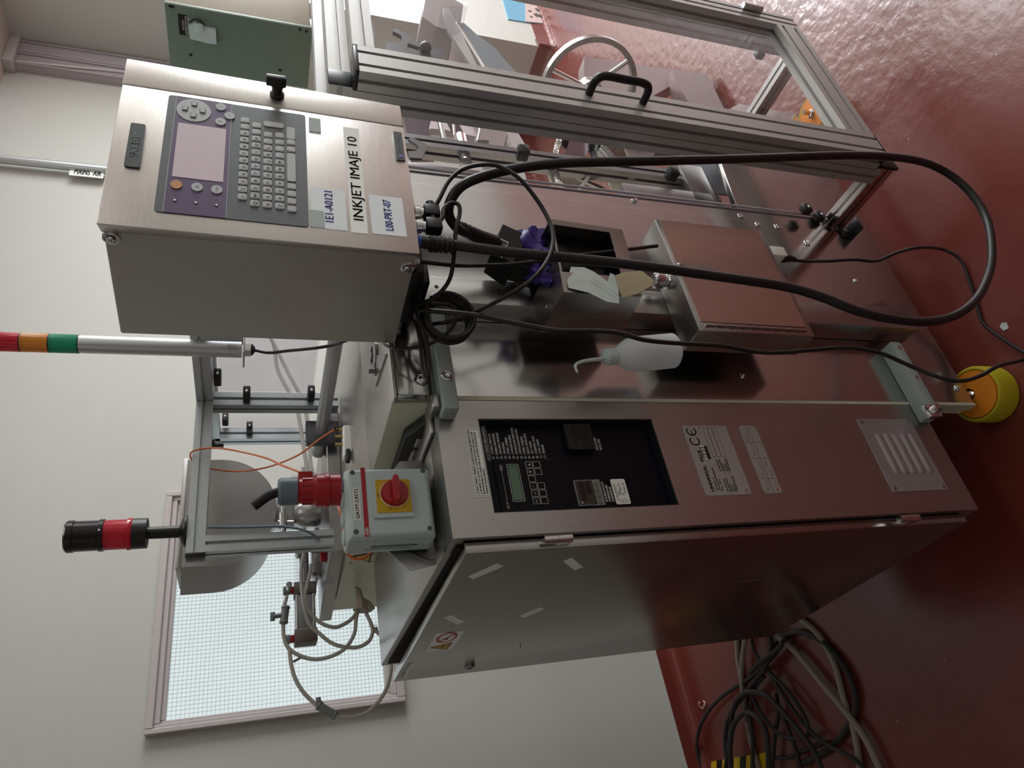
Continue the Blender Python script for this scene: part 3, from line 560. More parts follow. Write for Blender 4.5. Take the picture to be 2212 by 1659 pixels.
# fascia
mb = MB(); f.rect(mb, .7675, 1.0165, 1.5755, 1.7715, 0, .0015, r=.005); fa = mb.build('fascia', fasc, ip)
mb = MB(); f.rect(mb, .7677, 1.0163, 1.6835, 1.7605, .0015, .002); mb.build('purple_band', purple, fa, smooth=False)
mb = MB(); f.line(mb, .7677, 1.7605, 1.0163, 1.7605, .0008, .0015, .0023); f.line(mb, .7677, 1.6835, 1.0163, 1.6835, .0008, .0015, .0023); mb.build('border_line', keym, fa, smooth=False)
mb = MB(); f.rect(mb, .8375, .9535, 1.6895, 1.7545, .002, .0026); mb.build('screen', screen, fa, smooth=False)
mb = MB(); f.disc(mb, .9865, 1.7355, .026, .002, .0028, ry=.0235, seg=40); pad = mb.build('arrow_pad', keym, fa)
for a, b_ in ((0, .012), (0, -.012), (.0135, 0), (-.0135, 0)):
    mb = MB(); f.rect(mb, .9865+a-.006, .9865+a+.006, 1.7355+b_-.0045, 1.7355+b_+.0045, .0028, .0031, mi=1); f.rect(mb, .9865+a-.0035, .9865+a+.0035, 1.7355+b_-.003, 1.7355+b_+.003, .0031, .0045, r=.0008)
    mb.build('arrow_key', [keym, fasc], pad)
for i, (a, b_) in enumerate(((1.0035, 1.699), (.9855, 1.686), (.9685, 1.698), (.8215, 1.748), (.821, 1.722), (.8205, 1.697))):
    mb = MB(); f.disc(mb, a, b_, .0083, .002, .0035, ry=.0073); k = mb.build('round_key', orange_b if i == 3 else keym, fa)
    if i == 3: k['label'] = 'orange round key'
mb = MB(); fi = f
for (a, b_), tx in (((1.0035, 1.699), 'i'), ((.9855, 1.686), '^'), ((.9685, 1.698), 'T'), ((.821, 1.722), 'II'), ((.8205, 1.697), '>=')): f.text(mb, tx, a, b_-.0025, .005, n=.004, al='C')
mb.build('key_symbol', mat('grey_ink', '55595c', .6), fa, smooth=False)
mb = MB()
for a, b_ in ((.7915, 1.748), (.791, 1.722), (.7905, 1.696)): f.disc(mb, a, b_, .0032, .002, .0024, mi=1); f.disc(mb, a, b_, .0017, .0024, .003)
mb.build('indicator', [white, mat('dark_purple', '241430', .4)], fa)
mb = MB(); f.poly(mb, [(.798, 1.692), (.8085, 1.692), (.803, 1.7005)], .002, .0022, mi=0); f.poly(mb, [(.7998, 1.6932), (.8067, 1.6932), (.8031, 1.6988)], .0022, .0024, mi=1)
for z in (1.748, 1.722): f.line(mb, .802, z-.002, .802, z+.002, .0005, .002, .0023)
mb.build('symbol', [mat('faint_lilac', '8d7a98', .5), purple], fa, smooth=False)
# keyboard rows: (z, x of first, pitch, legends)
rows = ((1.664, .8125, .0153, '1234567890', None), (1.6475, .802, .0155, 'QWERTYUIOP', None), (1.631, .802, .0152, 'ASDFGHJKL', None), (1.6145, .802, .0154, 'ZXCVBNM', None))
leg = MB()
def key(x, z, wd=.0122, h=.0118, tx=''):
    mb = MB(); f.rect(mb, x-wd/2, x+wd/2, z-h/2, z+h/2, .0015, .003, r=.0028, seg=3); f.rect(mb, x-wd/2+.0016, x+wd/2-.0016, z-h/2+.002, z+h/2-.0014, .003, .0035, r=.0015, seg=2); mb.build('key', keym, fa)
    if tx: f.text(leg, tx, x-.0008, z-.003, .0048, n=.0039, al='C', bold=.0001)
for z, x0, pt, tx, _ in rows:
    n = 12 if z > 1.64 else 11
    for i in range(n): key(x0+i*pt, z, tx=(tx[i] if i < len(tx) else ('-' if i % 2 else ',')))
mb = MB(); f.rect(mb, .9695+.0045, .9815+.0045, 1.6085, 1.637, .0015, .003, r=.003); mb.build('enter_key', keym, fa)
for x in (.799, .8145, .830, .8455, .9275, .9435): key(x, 1.598)
mb = MB(); f.rect(mb, .856, .918, 1.592, 1.604, .0015, .003, r=.003); mb.build('space_key', keym, fa)
mb = MB(); f.rect(mb, .951, .979, 1.592, 1.604, .0015, .003, r=.003); mb.build('shift_key', keym, fa)
leg.build('key_legend', MATS['grey_ink'], fa, smooth=False)
# stuck labels
mb = MB(); f.rect(mb, .7685, .8515, 1.5225, 1.572, 0, .0006); l1 = mb.build('asset_label', whiteb, ip)
mb = MB(); f.text(mb, '1E1-A0121', .7825, 1.541, .0115, .064, n=.001, bold=.0004); mb.build('lettering', blueink, l1, smooth=False)
mb = MB(); f.rect(mb, .7665, 1.0025, 1.4935, 1.5175, 0, .0006); l2 = mb.build('name_label', white, ip)
mb = MB(); f.text(mb, 'INKJET IMAJE 10', .792, 1.4985, .0145, .188, n=.001, bold=.0002); mb.build('lettering', ink, l2, smooth=False)
mb = MB(); f.rect(mb, .7685, .8505, 1.4375, 1.4875, 0, .0006); l3 = mb.build('print_label', whiteb, ip)
mb = MB(); f.text(mb, 'L00-PRT-07', .778, 1.456, .0115, .064, n=.001, bold=.0004); mb.build('lettering', blueink, l3, smooth=False)
for q in ((.7695, .803, 1.554, 1.5735), (.979, 1.013, 1.5525, 1.5705)):
    mb = MB(); f.rect(mb, *q, .0006, .0012); mb.build('tape_patch', mat('grey_patch', 'a9b0ac', .6) if 'grey_patch' not in MATS else MATS['grey_patch'], ip)
mb = MB(); f.rect(mb, .938, 1.0085, 1.4235, 1.4375, 0, .002, r=.002); bt = mb.build('brand_tag', MATS['badge_dark'], ip)
mb = MB(); f.rect(mb, .944, .9505, 1.427, 1.4335, .002, .0026, mi=1); f.text(mb, 'markem imaje', .956, 1.4285, .0045, .045, n=.003); mb.build('lettering', [mat('dim_ink', '5d6163', .6), mat('violet_ink', '7b5c99', .5)], bt, smooth=False)
# glands and plugs under the printer
mb = MB(); cons = [(.897, -.20, yellow, .7), (.880, -.20, chrome, 0), (.86, -.19, bluepl, 0)]
def gland(px, py, Y, m, r=.009, name='cable_gland'):
    p = at(px, py, Y=Y); b_ = MB(); zt = PZ0+.003
    b_.lathe([(r*1.1, 0), (r*1.1, .007), (r*.8, .008), (r*.8, .013)], (p.x, Y, zt), (0, 0, -1), 12); o = b_.build(name, m, ip)
    return Vector((p.x, Y, zt-.013))
GA = gland(908, 460, -.23, yellow); GB = gland(908, 489, -.23, dchrome); GC = gland(911, 523, -.225, bluepl, .011); GD = gland(915, 566, -.20, dchrome, .007)
mb = MB(); mb.box(.79, .87, -.16, -.03, PZ0-.03, PZ0, .006); mb.box(.80, .85, -.13, -.05, PZ0-.045, PZ0-.03, .005); mb.build('power_inlet', black, ip)
# ---------------------------------------------------------------- cables
def px(pts): return [at(x, y, Y=Y) for x, y, Y in pts]
def cable(name, pts, r, label, cat='cable', m=None, seg=10, group=None):
    o = MB().tube(pts, r, seg=seg).build(name, m or cablem); return tag(o, label, cat, group)
hp = px([(1000, 532, -.225), (1100, 545, -.23), (1250, 559, -.235), (1400, 576, -.24), (1550, 597, -.24), (1690, 618, -.24), (1770, 640, -.24), (1850, 671, -.24), (1920, 688, -.24), (1995, 695, -.24), (2060, 683, -.24), (2110, 645, -.245), (2138, 585, -.25), (2142, 530, -.26), (2130, 470, -.265), (2095, 415, -.27), (2045, 373, -.275), (1985, 348, -.285), (1900, 337, -.29), (1800, 336, -.29), (1600, 343, -.285), (1400, 348, -.28), (1220, 352, -.27), (1120, 363, -.26), (1050, 379, -.25), (1000, 400, -.24), (975, 430, -.22), (969, 462, -.20), (985, 490, -.18)])
hs = [GC+Vector((0, 0, .0)), GC+Vector((0, 0, -.02))]+hp+px([(1010, 504, -.16), (1055, 520, -.13), (1075, 528, -.12)])
hose = thing('umbilical_hose', GC, 'thick black umbilical hose looping from printer to the floor and back to print head', 'hose')
MB().tube(hs, .0086, seg=14, sub=8).build('sheath', cablem, hose)
mb = MB(); a = at(928, 527, Y=-.225); c = at(980, 531, Y=-.226); mb.cyl(GC, a, .009, .009); mb.tube([a, c], lambda t: .0128-.003*t, smooth=False, seg=14); mb.build('strain_relief', blackm, hose)
mb = MB()
for k in range(5): p = a.lerp(c, .1+k*.2); mb.torus(p, c-a, .0118, .0018, 16, 6)
a2 = at(1000, 495, Y=-.165); c2 = at(1065, 523, Y=-.125)
for k in range(4): p = a2.lerp(c2, .0+k*.15); mb.torus(p, c2-a2, .0105, .0018, 16, 6)
mb.build('relief_rib', black, hose)
mb = MB(); mb.tube([at(990, 488, Y=-.17), at(1020, 505, Y=-.155), at(1062, 523, Y=-.125), at(1078, 530, Y=-.118)], lambda t: .0092+.0055*min(1, t*1.5)-.005*max(0, t-.8)*5, seg=14); mb.build('end_boot', blackm, hose)
# print head, gloved
ph = thing('print_head', (.9, -.1, 1.15), 'black print head block with barcode label, poking down into the small open steel box', 'print head')
def slab(mb, pts, vec, **k): mb.prism(pts, vec, **k)
A = at(1085, 482, Y=-.125); B = at(1146, 510, Y=-.125); Cc = at(1108, 572, Y=-.125); Dd = at(1062, 540, Y=-.125)
mb = MB(); mb.prism([A, B, Cc, Dd], (0, .06, 0), .002); mb.build('block', blackm, ph)
E1 = at(1146, 512, Y=-.118); F1 = at(1108, 572, Y=-.118); G1 = at(1205, 612, Y=-.09); H1 = at(1235, 560, Y=-.09)
mb = MB(); mb.prism([E1, F1, G1, H1], (0, .04, 0), .002); mb.build('nozzle_tube', black, ph)
mb = MB(); q = [at(*p, Y=-.1265) for p in ((1075, 512), (1099, 523), (1085, 557), (1064, 543))]; mb.prism(q, (0, .001, 0)); bl = mb.build('barcode_label', white, ph)
mb = MB(); q = [at(*p, Y=-.1272) for p in ((1083, 518), (1097, 524), (1087, 545), (1072, 537))]
for k in range(9): t0 = k/9; t1 = t0+(.05, .08, .03)[k % 3]; mb.prism([q[0].lerp(q[3], t0), q[1].lerp(q[2], t0), q[1].lerp(q[2], t1), q[0].lerp(q[3], t1)], (0, .0005, 0))
mb.build('barcode', ink, bl, smooth=False)
mb = MB(); p = at(1110, 577, Y=-.06); mb.cyl(p, p+Vector((0, .03, 0)), .01); mb.build('clamp_bolt', dchrome, ph)
# crumpled glove: two lumpy sleeves and a loose finger
def crumple(mb, pts, rf, seed, seg=16, amp=.22):
    rnd = random.Random(seed); P = [Vector(p) for p in pts]; Q = []; E = [P[0]*2-P[1]]+P+[P[-1]*2-P[-2]]
    for i in range(1, len(E)-2):
        for k in range(5): t = k/5; p0, p1, p2, p3 = E[i-1:i+3]; Q.append(.5*((2*p1)+(p2-p0)*t+(2*p0-5*p1+4*p2-p3)*t*t+(3*p1-p0-3*p2+p3)*t**3))
    Q.append(P[-1]); rings = []; n = None; ph_ = [rnd.random()*6.28 for _ in range(6)]
    for i, p in enumerate(Q):
        d = (Q[min(i+1, len(Q)-1)]-Q[max(i-1, 0)]).normalized(); n = d.orthogonal().normalized() if n is None else (n-d*n.dot(d)).normalized(); b_ = d.cross(n); t = i/(len(Q)-1); R_ = rf(t)
        rings.append([p+(n*math.cos(a)+b_*math.sin(a))*R_*(1+amp*math.sin(3*a+ph_[0]+7*t)+amp*.7*math.sin(5*a+ph_[1]-11*t)+amp*.5*math.sin(8*a+ph_[2]+19*t)) for a in [2*math.pi*k/seg for k in range(seg)]])
    mb.ring(rings)
gl = thing('nitrile_glove', (.92, -.12, 1.12), 'crumpled purple nitrile glove wrapped round the print head', 'glove')
mb = MB(); crumple(mb, px([(1140, 512, -.105), (1150, 545, -.105), (1158, 575, -.10), (1175, 598, -.1)]), lambda t: .029*(1-.2*t), 3, 22); mb.build('cuff', glove, gl)
mb = MB(); crumple(mb, px([(1160, 570, -.11), (1190, 570, -.11), (1225, 568, -.10), (1265, 578, -.09)]), lambda t: .023*(1-.3*t), 5, 20, .3); mb.build('palm', glove, gl)
for j, pts in enumerate((((1160, 590, -.12), (1175, 602, -.12), (1190, 612, -.12)), ((1230, 575, -.11), (1262, 585, -.10), (1300, 588, -.09)), ((1195, 548, -.11), (1215, 552, -.10), (1235, 565, -.10)))):
    mb = MB(); crumple(mb, px(pts), lambda t: .013*(1-.4*t), 9+j, 14, .3); mb.build('finger', glove, gl)
# thin cables
c2 = [GB+Vector((0, 0, -.02))]+px([(955, 472, -.235), (959, 450, -.235), (973, 439, -.23), (990, 442, -.23), (993, 462, -.225), (985, 495, -.22), (979, 568, -.20), (969, 608, -.17), (945, 638, -.14), (925, 650, -.12), (905, 655, -.1)])
cable('sensor_cable', c2, .0035, 'thin black sensor cable making a tight hook from the second plug under the printer')
c3 = [GA+Vector((0, 0, -.02))]+px([(948, 432, -.24), (969, 392, -.25), (999, 366, -.26), (1039, 356, -.27), (1077, 359, -.275), (1119, 383, -.275), (1158, 429, -.26), (1185, 475, -.25), (1195, 515, -.25), (1185, 558, -.25), (1152, 601, -.24), (1092, 641, -.19), (1019, 678, -.12), (976, 694, -.09), (935, 700, -.07)])
cable('sensor_cable', c3, .0035, 'thin black sensor cable sweeping in a wide arc over the open steel box')
for G, y_, tx in ((GA, 440, 'upper'), (GB, 470, 'lower')):
    pg = thing('round_plug', G, '%s of the two black right-angle plugs with steel collars under the printer' % ('right' if tx == 'upper' else 'left'), 'plug', 'angle plugs under the printer')
    mb = MB(); mb.lathe([(.011, 0), (.011, .008), (.009, .009), (.009, .014)], G+Vector((0, 0, .006)), (0, 0, -1)); mb.build('collar', chrome, pg)
    mb = MB(); mb.box(G.x-.009, G.x+.014, G.y-.010, G.y+.010, G.z-.035, G.z-.009, .003); mb.cyl(G+Vector((.012, 0, -.022)), G+Vector((.024, 0, -.022)), .0075); mb.build('plug_body', black, pg)
cable('sensor_cable', [GD]+px([(985, 573, -.19), (1050, 573, -.17), (1105, 571, -.16), (1178, 562, -.155), (1225, 554, -.155), (1330, 542, -.155), (1420, 531, -.155)]), .0036, 'thin black cable with a cut free end crossing the mouth of the open steel box')
cable('mains_cable', px([(905, 668, -.10), (926, 671, -.11), (1016, 679, -.13), (1092, 694, -.14), (1158, 706, -.15), (1211, 714, -.16), (1324, 717, -.165), (1390, 734, -.16), (1457, 741, -.15), (1556, 747, -.14), (1626, 759, -.13), (1681, 762, -.12), (1764, 755, -.12), (1833, 751, -.12), (1902, 763, -.12), (1963, 789, -.12), (2028, 815, -.13), (2077, 823, -.14), (2119, 811, -.15), (2158, 790, -.16)])+[at(2212, 777, Z=.01), at(2290, 745, Z=.005), at(2350, 735, Z=.005)], .0042, 'black mains cable running from the printer past the bottle to the yellow foot')
cable('mains_cable', px([(1700, 560, -.103), (1736, 564, -.10), (1791, 564, -.085), (1846, 561, -.09), (1893, 564, -.09), (1937, 546, -.11), (1982, 535, -.13)])+[at(x, y, Z=z) for x, y, z in ((2028, 537, .05), (2060, 549, .02), (2080, 569, .006), (2093, 605, .006), (2106, 644, .006), (2119, 690, .006), (2138, 712, .006), (2174, 737, .006), (2212, 761, .006), (2300, 810, .006))], .0037, 'black cable leaving the base of the hinged steel box and curling across the red floor')
def helix(c, ax, R, n, pitch, pts=16, wob=.1, seed=1):
    rnd = random.Random(seed); ax = Vector(ax).normalized(); u = ax.orthogonal().normalized(); v = ax.cross(u); c = Vector(c); out = []
    for k in range(int(n*pts)+1):
        a = 2*math.pi*k/pts; tt = k/pts; rr = R*(1+wob*math.sin(tt*1.7+seed))
        out.append(c+(u*math.cos(a)+v*math.sin(a))*rr+ax*pitch*tt)
    return out
cc_ = at(968, 692, Y=-.08); 
cable('coiled_cable', helix(cc_+Vector((0, -.015, 0)), (.15, 1, .05), .041, 6.5, .0045, wob=.06), .0042, 'coil of spare black cable hanging just below the printer', 'cable coil')
cable('looped_cable', px([(905, 650, -.09), (935, 655, -.1), (975, 660, -.10), (985, 690, -.10), (965, 720, -.09), (925, 745, -.08), (880, 753, -.06), (850, 752, -.05), (838, 748, -.02), (830, 742, .0)]), .0028, 'thin black cable looping from the coil back up behind the printer')
cable('looped_cable', px([(885, 640, -.09), (905, 690, -.09), (920, 740, -.085), (927, 790, -.08), (921, 815, -.08), (912, 795, -.08), (908, 745, -.08), (898, 700, -.08), (880, 680, -.07)]), .0028, 'thin black cable hanging in a narrow loop left of the coil')
# ---------------------------------------------------------------- small open steel box on the pole
b1 = thing('open_steel_box', (.86, -.1, .987), 'small open-fronted steel box with papers stuck on it, upper box on the pole', 'box')
k9 = .948
x0, x1, y0, y1, z0, z1 = .784, .952, -.146, -.053, .987, 1.14
mb = MB(); tk = .0025
fTL, fTR, fBR, fBL = at(1218, 631, Y=-.146), at(1188, 472, Y=-.172), at(1344, 495, Y=-.165), at(1387, 641, Y=-.146)
bTL, bBL = at(1168, 716, Y=-.053), at(1346, 716, Y=-.053); bTR = fTR+(bTL-fTL)*1.05; bTR.y = -.053; bBR = fBR+(bBL-fBL); bBR.y = -.053
def panel(mb, q, vec): mb.prism(q, vec)
mb.prism([fTL, fBL, bBL, bTL], (.002, 0, 0)); mb.build('left_side', steelv, b1)
mb = MB(); mb.prism([fTR, fBR, bBR, bTR], (-.002, 0, 0)); mb.prism([bTL, bBL, bBR, bTR], (0, .002, 0)); mb.prism([fBL, fBR, bBR, bBL], (0, 0, .002)); mb.build('shell', steelv, b1)
mb = MB(); fr_ = [at(*q, Y=-.15) for q in ()]
def bil(u, v): return (fTL.lerp(fTR, u)).lerp(fBL.lerp(fBR, u), v)
def strip(mb, a, b_, c, d, th=.0025): mb.prism([bil(*a), bil(*b_), bil(*c), bil(*d)], (0, th, 0))
strip(mb, (0, 0), (.27, 0), (.27, 1), (0, 1)); strip(mb, (.92, 0), (1, 0), (1, 1), (.92, 1)); strip(mb, (.27, .80), (.92, .80), (.92, 1), (.27, 1)); strip(mb, (.27, 0), (.92, 0), (.92, .03), (.27, .03))
mb.build('front_rim', steelv, b1)
mb = MB(); o_ = Vector((0, .03, 0)); mb.prism([bil(.2, 0)+o_, bil(.95, 0)+o_, bil(.95, .9)+o_, bil(.2, .9)+o_], (0, .001, 0)); mb.build('interior_shade', mat('interior_shade_dark', '0b0a12', .25), b1, smooth=False)  # dark sheet painted in for the shade inside the open box
mb = MB(); p = (fTL+bTL*1.4)/2.4+Vector((.02, 0, .0015)); mb.cyl(p, p+Vector((0, 0, .002)), .004); mb.build('top_screw', chrome, b1)
mb = MB(); mb.prism([fTL+Vector((.002, .0, -.0)), fTL.lerp(fTR, .5), bTL.lerp(bTR, .5), bTL], (0, 0, -.002)); mb.build('top_flange', steelv, b1)
pa = thing('paper_notes', bil(.2, .5), 'torn bluish paper note with handwriting taped over the front of the open steel box', 'paper')
mb = MB(); q = [at(x, y, Y=Y) for x, y, Y in ((1233, 577, -.152), (1262, 578, -.155), (1284, 588, -.16), (1313, 609, -.155), (1318, 590, -.165), (1327, 594, -.165), (1336, 625, -.155), (1337, 656, -.152), (1311, 652, -.155), (1270, 632, -.152), (1228, 622, -.150), (1225, 608, -.150))]
mb.prism(q, (0, -.0006, 0)); po = mb.build('note_sheet', mat('note_paper', 'd0d9d5', .6), pa)
mb = MB(); ro = [at(1330, 630, Y=-.158), at(1262, 606, Y=-.158)]; u_ = (ro[1]-ro[0]); 
fp_ = Fr(at(1334, 647, Y=-.158), at(1262, 598, Y=-.158)-at(1334, 647, Y=-.158), Vector((0, 0, 1))); fp_.v = Vector((0, -1, 0)).cross(fp_.u) if 0 else fp_.u.cross(Vector((0, 1, 0))).normalized()*-1; fp_.n = Vector((0, -1, 0))
for i, tx in enumerate(('30 MAR 2022 Drum Reel', '30 MAR 2022 Drum Reel')): fp_.text(mb, tx, .002, .006-.009*i, .004, .055, n=.0012)
mb.build('handwriting', mat('pencil_grey', '8d9a97', .7), po, smooth=False)
tr_ = MB(); q = [at(x, y, Y=Y) for x, y, Y in ((1328, 596, -.166), (1345, 590, -.168), (1385, 585, -.168), (1413, 607, -.165), (1405, 620, -.16), (1380, 635, -.155), (1345, 645, -.152), (1338, 630, -.155))]
tr_.prism(q, (0, -.002, 0), .0008); tag(tr_.build('tape_sheet', tapem), 'cream coloured wad of masking tape stuck at the lower edge of the open steel box', 'tape')
# hinged steel box
b2 = thing('hinged_steel_box', (.88, -.08, .59), 'stainless steel box with a hinged double-leaf front, lower box on the pole', 'box')
X0, X1, Y0_, Y1_, Z0, Z1 = .736, 1.031, -.118, -.053, .597, .866
MB().box(X0, X1, Y0_, Y1_, Z0, Z1, .003).build('body', steelv, b2)
mb = MB(); f = Fr((0, Y0_, 0), (1, 0, 0), (0, 0, 1)); f.rect(mb, X0+.021, X1-.004, Z0+.014, Z1-.010, 0, .002); dl = mb.build('door', mat('brown_tinted_steel', (.50, .40, .35, 1), .3, 1, bump=.05, scale=40, vary=.08, stretch=(5, 1, 1)), b2)
mb = MB()
for k in range(18): mb.cyl((X0+.012, Y0_-.002, Z0+.018+k*.0132), (X0+.012, Y0_-.002, Z0+.029+k*.0132), .0035 if k % 2 else .0028, seg=10)
mb.build('piano_hinge', dchrome, b2)
mb = MB(); p = at(1470, 576, Y=Y0_-.004); q = at(1540, 582, Y=Y0_-.004); mb.prism([p+Vector((-.01, 0, 0)), p+Vector((.012, 0, 0)), q+Vector((.012, 0, 0)), q+Vector((-.01, 0, 0))], (0, .003, 0)); mb.sphere(p+Vector((0, -.003, .004)), .006); mb.build('latch', dchrome, b2)
p = at(1437, 615, Z=Z1); mb = MB(); mb.lathe([(.017, 0), (.017, .003), (.013, .004), (.013, .014), (.017, .015), (.017, .028), (.013, .03), (.011, .034)], (p.x, -.085, Z1), seg=20); mb.build('conduit_gland', chrome, b2)
p = at(1428, 583, Z=Z1); mb = MB(); mb.cyl((p.x, -.085, Z1), (p.x, -.085, Z1+.03), .005); mb.build('red_lever', red, b2)
mb = MB(); c_ = at(1682, 550, Y=-.103); mb.box(c_.x-.014, c_.x+.014, -.115, -.09, c_.z-.012, .598, .003); mb.build('tape_wrap', white, b2); MB().lathe([(.011, 0), (.008, .02), (.004, .035)], (at(1690, 557, Y=-.103).x, -.103, at(1690, 557, Y=-.103).z), (0, 0, -1)).build('cable_boot', black, b2)
# wash bottle
wbt = thing('wash_bottle', (.742, -.085, .868), 'translucent plastic wash bottle with bent spout leaning beside the hinged steel box', 'bottle')
base = at(1458, 757, Y=-.088); top = at(1318, 770, Y=-.082); ax = (top-base); Ln = ax.length; R_ = .0325
MB().lathe([(0, .001), (.026, .0), (R_, .006), (R_, Ln*.62), (R_*.9, Ln*.74), (R_*.62, Ln*.86), (.015, Ln*.9), (.013, Ln*.97), (0, Ln*.97)], base, ax, 32).build('vessel', bottle_m, wbt)
MB().lathe([(.0, 0), (.0155, 0), (.0155, .018), (.013, .02), (.013, .022), (.006, .026), (0, .026)], base+ax.normalized()*Ln*.93, ax, 28).build('cap', mat('white_polythene', 'd3e2e0', .4, trans=.2), wbt)
MB().tube([top]+px([(1300, 775, -.085), (1275, 778, -.087), (1255, 782, -.09), (1243, 790, -.09), (1247, 805, -.09)]), lambda t: .0045-.0022*t, seg=12).build('spout', MATS['white_polythene'], wbt)
# ---------------------------------------------------------------- isolator switch box and its plug
iso = thing('isolator_switch_box', (.49, .08, 1.365), 'pale grey isolator box with red rotary switch on yellow plate, above control cabinet', 'switch')
IX0, IX1, IZ0, IZ1 = .4295, .5535, 1.3655, 1.507
MB().box(IX0+.001, IX1-.001, .062, .112, IZ0+.001, IZ1-.001, .006, seg=3).build('case', isog, iso)
mb = MB(); mb.hexa([(IX0+.006, .047, IZ0+.008), (IX1-.006, .047, IZ0+.008), (IX1, .062, IZ0), (IX0, .062, IZ0), (IX0+.006, .047, IZ1-.008), (IX1-.006, .047, IZ1-.008), (IX1, .062, IZ1), (IX0, .062, IZ1)], .004); lid = mb.build('lid', isog, iso)
f = Fr((0, .047, 0), (1, 0, 0), (0, 0, 1))
mat('recess_grey_green', '4c5a58', .6)
for a in (.4415, .543):
    for b_ in (1.3785, 1.4935): mb = MB(); f.disc(mb, a, b_, .004, 0, .0006); mb.build('screw_recess', MATS['recess_grey_green'], lid)
mb = MB(); f.rect(mb, .4325, .551, 1.4735, 1.4805, 0, .0006); rs = mb.build('red_band', red, lid)
mb = MB(); f.text(mb, 'ABB', .4345, 1.4745, .005, .0125, n=.001, bold=.0003); mb.build('lettering', white, rs, smooth=False)
mb = MB(); f.rect(mb, .4605, .5155, 1.4845, 1.4945, 0, .0005); il = mb.build('circuit_label', white, lid)
mb = MB(); f.text(mb, 'QA1P7-2.RST2', .4625, 1.4868, .0058, .051, n=.0009, bold=.0002); mb.build('lettering', ink, il, smooth=False)
mb = MB(); f.rect(mb, .461, .524, 1.4025, 1.465, 0, .005, r=.002); mb.build('switch_base', isog, lid)
mb = MB(); f.rect(mb, .4685, .5255, 1.4045, 1.4595, .005, .0065, r=.001); yp = mb.build('yellow_plate', yellow, iso)
mb = MB(); f.text(mb, 'I ON', .4935, 1.4548, .003, n=.007); f.text(mb, '0 OFF', .472, 1.4375, .003, n=.007); mb.build('lettering', ink, yp, smooth=False)
mb = MB(); cx_, cz_ = .5005, 1.4305
mb.lathe([(.0225, .0065), (.0225, .009), (.0205, .016), (0, .016)], (cx_, .047, cz_), (0, -1, 0), 40); mb.prism([(cx_+a*.9, .031, cz_+b_) for a, b_ in ((-.026, -.0035), (-.02, -.006), (.018, -.006), (.026, -.003), (.026, .003), (.018, .006), (-.02, .006), (-.026, .0035))], (0, -.014, 0), .002)
mb.build('rotary_handle', red, iso)
mb = MB(); mb.torus((cx_, .0405, cz_), (0, 1, 0), .0228, .0008, 40, 6); mb.build('handle_ring', white, iso)
mb = MB(); fz = Fr((IX0+.0005, 0, 0), (0, -1, 0), (0, 0, 1))
for i in range(6): fz.line(mb, -.083, 1.395+.0125*i, -.083, 1.402+.0125*i, .004, 0, .0006)
fz.line(mb, -.092, 1.40, -.092, 1.475, .0005, 0, .0006); mb.build('printed_marks', mat('mark_grey', '5d6b6b', .6), iso, smooth=False)
mb = MB()
for a in (.449, .48, .512): mb = MB(); mb.lathe([(.013, 0), (.013, .0025), (.010, .004), (0, .004)], (a, .085, IZ1-.001), seg=24); mb.build('knockout_cap', isog, iso)
mb = MB(); mb.prism([(.408, .118, 1.3575), (.60, .118, 1.3575), (.60, .118, 1.40), (.56, .118, 1.43), (.43, .118, 1.43), (.40, .118, 1.40)], (0, .003, 0)); mb.prism([at(x, y, Y=.118) for x, y in ((800, 1170), (829, 1188), (917, 1220), (940, 1221), (948, 1180), (900, 1150))], (0, .003, 0)); mb.build('mounting_plate', steelv, iso)
cp = thing('mains_plug', (.528, .09, 1.51), 'red industrial mains plug with grey collar standing on the isolator switch box', 'plug')
bx = .533; by = .088
mb = MB(); mb.lathe([(.026, 0), (.026, .016), (.0285, .018), (.0285, .024), (.0265, .025), (.0265, .037), (.021, .043), (.020, .064), (.022, .066)], (bx, by, IZ1+.003), seg=32)
for k in range(10): a = 2*math.pi*k/10; mb.box(-.002, .002, .019, .0225, IZ1+.045, IZ1+.062, M=Matrix.Translation((bx, by, 0)) @ Matrix.Rotation(a, 4, 'Z'))
mb.box(bx+.012, bx+.03, by-.012, by+.012, IZ1+.045, IZ1+.068, .002); mb.build('body', dred, cp)
MB().lathe([(.022, .066), (.0225, .092), (.019, .096), (.008, .096)], (bx, by, IZ1+.003), seg=12).build('collar', greyblue, cp)
mb = MB(); mb.tube([Vector((bx, by, IZ1+.095)), Vector((bx-.006, by, IZ1+.112)), Vector((bx-.022, by+.004, IZ1+.135))], .0078, seg=14); mb.build('cable_stub', blackm, cp)
oc = [at(x, y, Y=Y) for x, y, Y in ((727, 925, .45), (687, 951, .5), (651, 979, .56), (606, 1000, .62), (561, 1013, .68), (516, 1018, .735), (479, 1016, .745), (440, 1009, .745), (420, 1000, .735), (411, 985, .70), (418, 974, .66), (452, 968, .655), (488, 970, .62), (534, 979, .58), (579, 991, .5), (606, 1004, .45), (642, 1018, .35), (684, 1038, .25), (715, 1070, .18), (733, 1101, .135), (741, 1140, .125), (745, 1185, .12), (755, 1201, .12), (772, 1208, .12), (790, 1203, .12), (805, 1190, .12), (812, 1175, .115))]
cable('orange_cable', oc, .0022, 'thin orange cable looping over the aluminium beam and down behind the isolator box', m=orange_c)
p = at(727, 925, Y=.45); tag(MB().torus(p, (0, 1, .3), .005, .0018, 20, 8).build('cable_eyelet', black), 'tiny black ring at the end of the orange cable beside the three-pin plug', 'eyelet')
uk = thing('three_pin_plug', at(752, 950, Z=1.425), 'white three-pin plug with brass pins lying on the machine top beside the orange cable', 'plug')
c0 = at(757, 952, Z=1.425); mb = MB(); fy = lambda x, y, Y=.36: at(x, y, Y=Y)
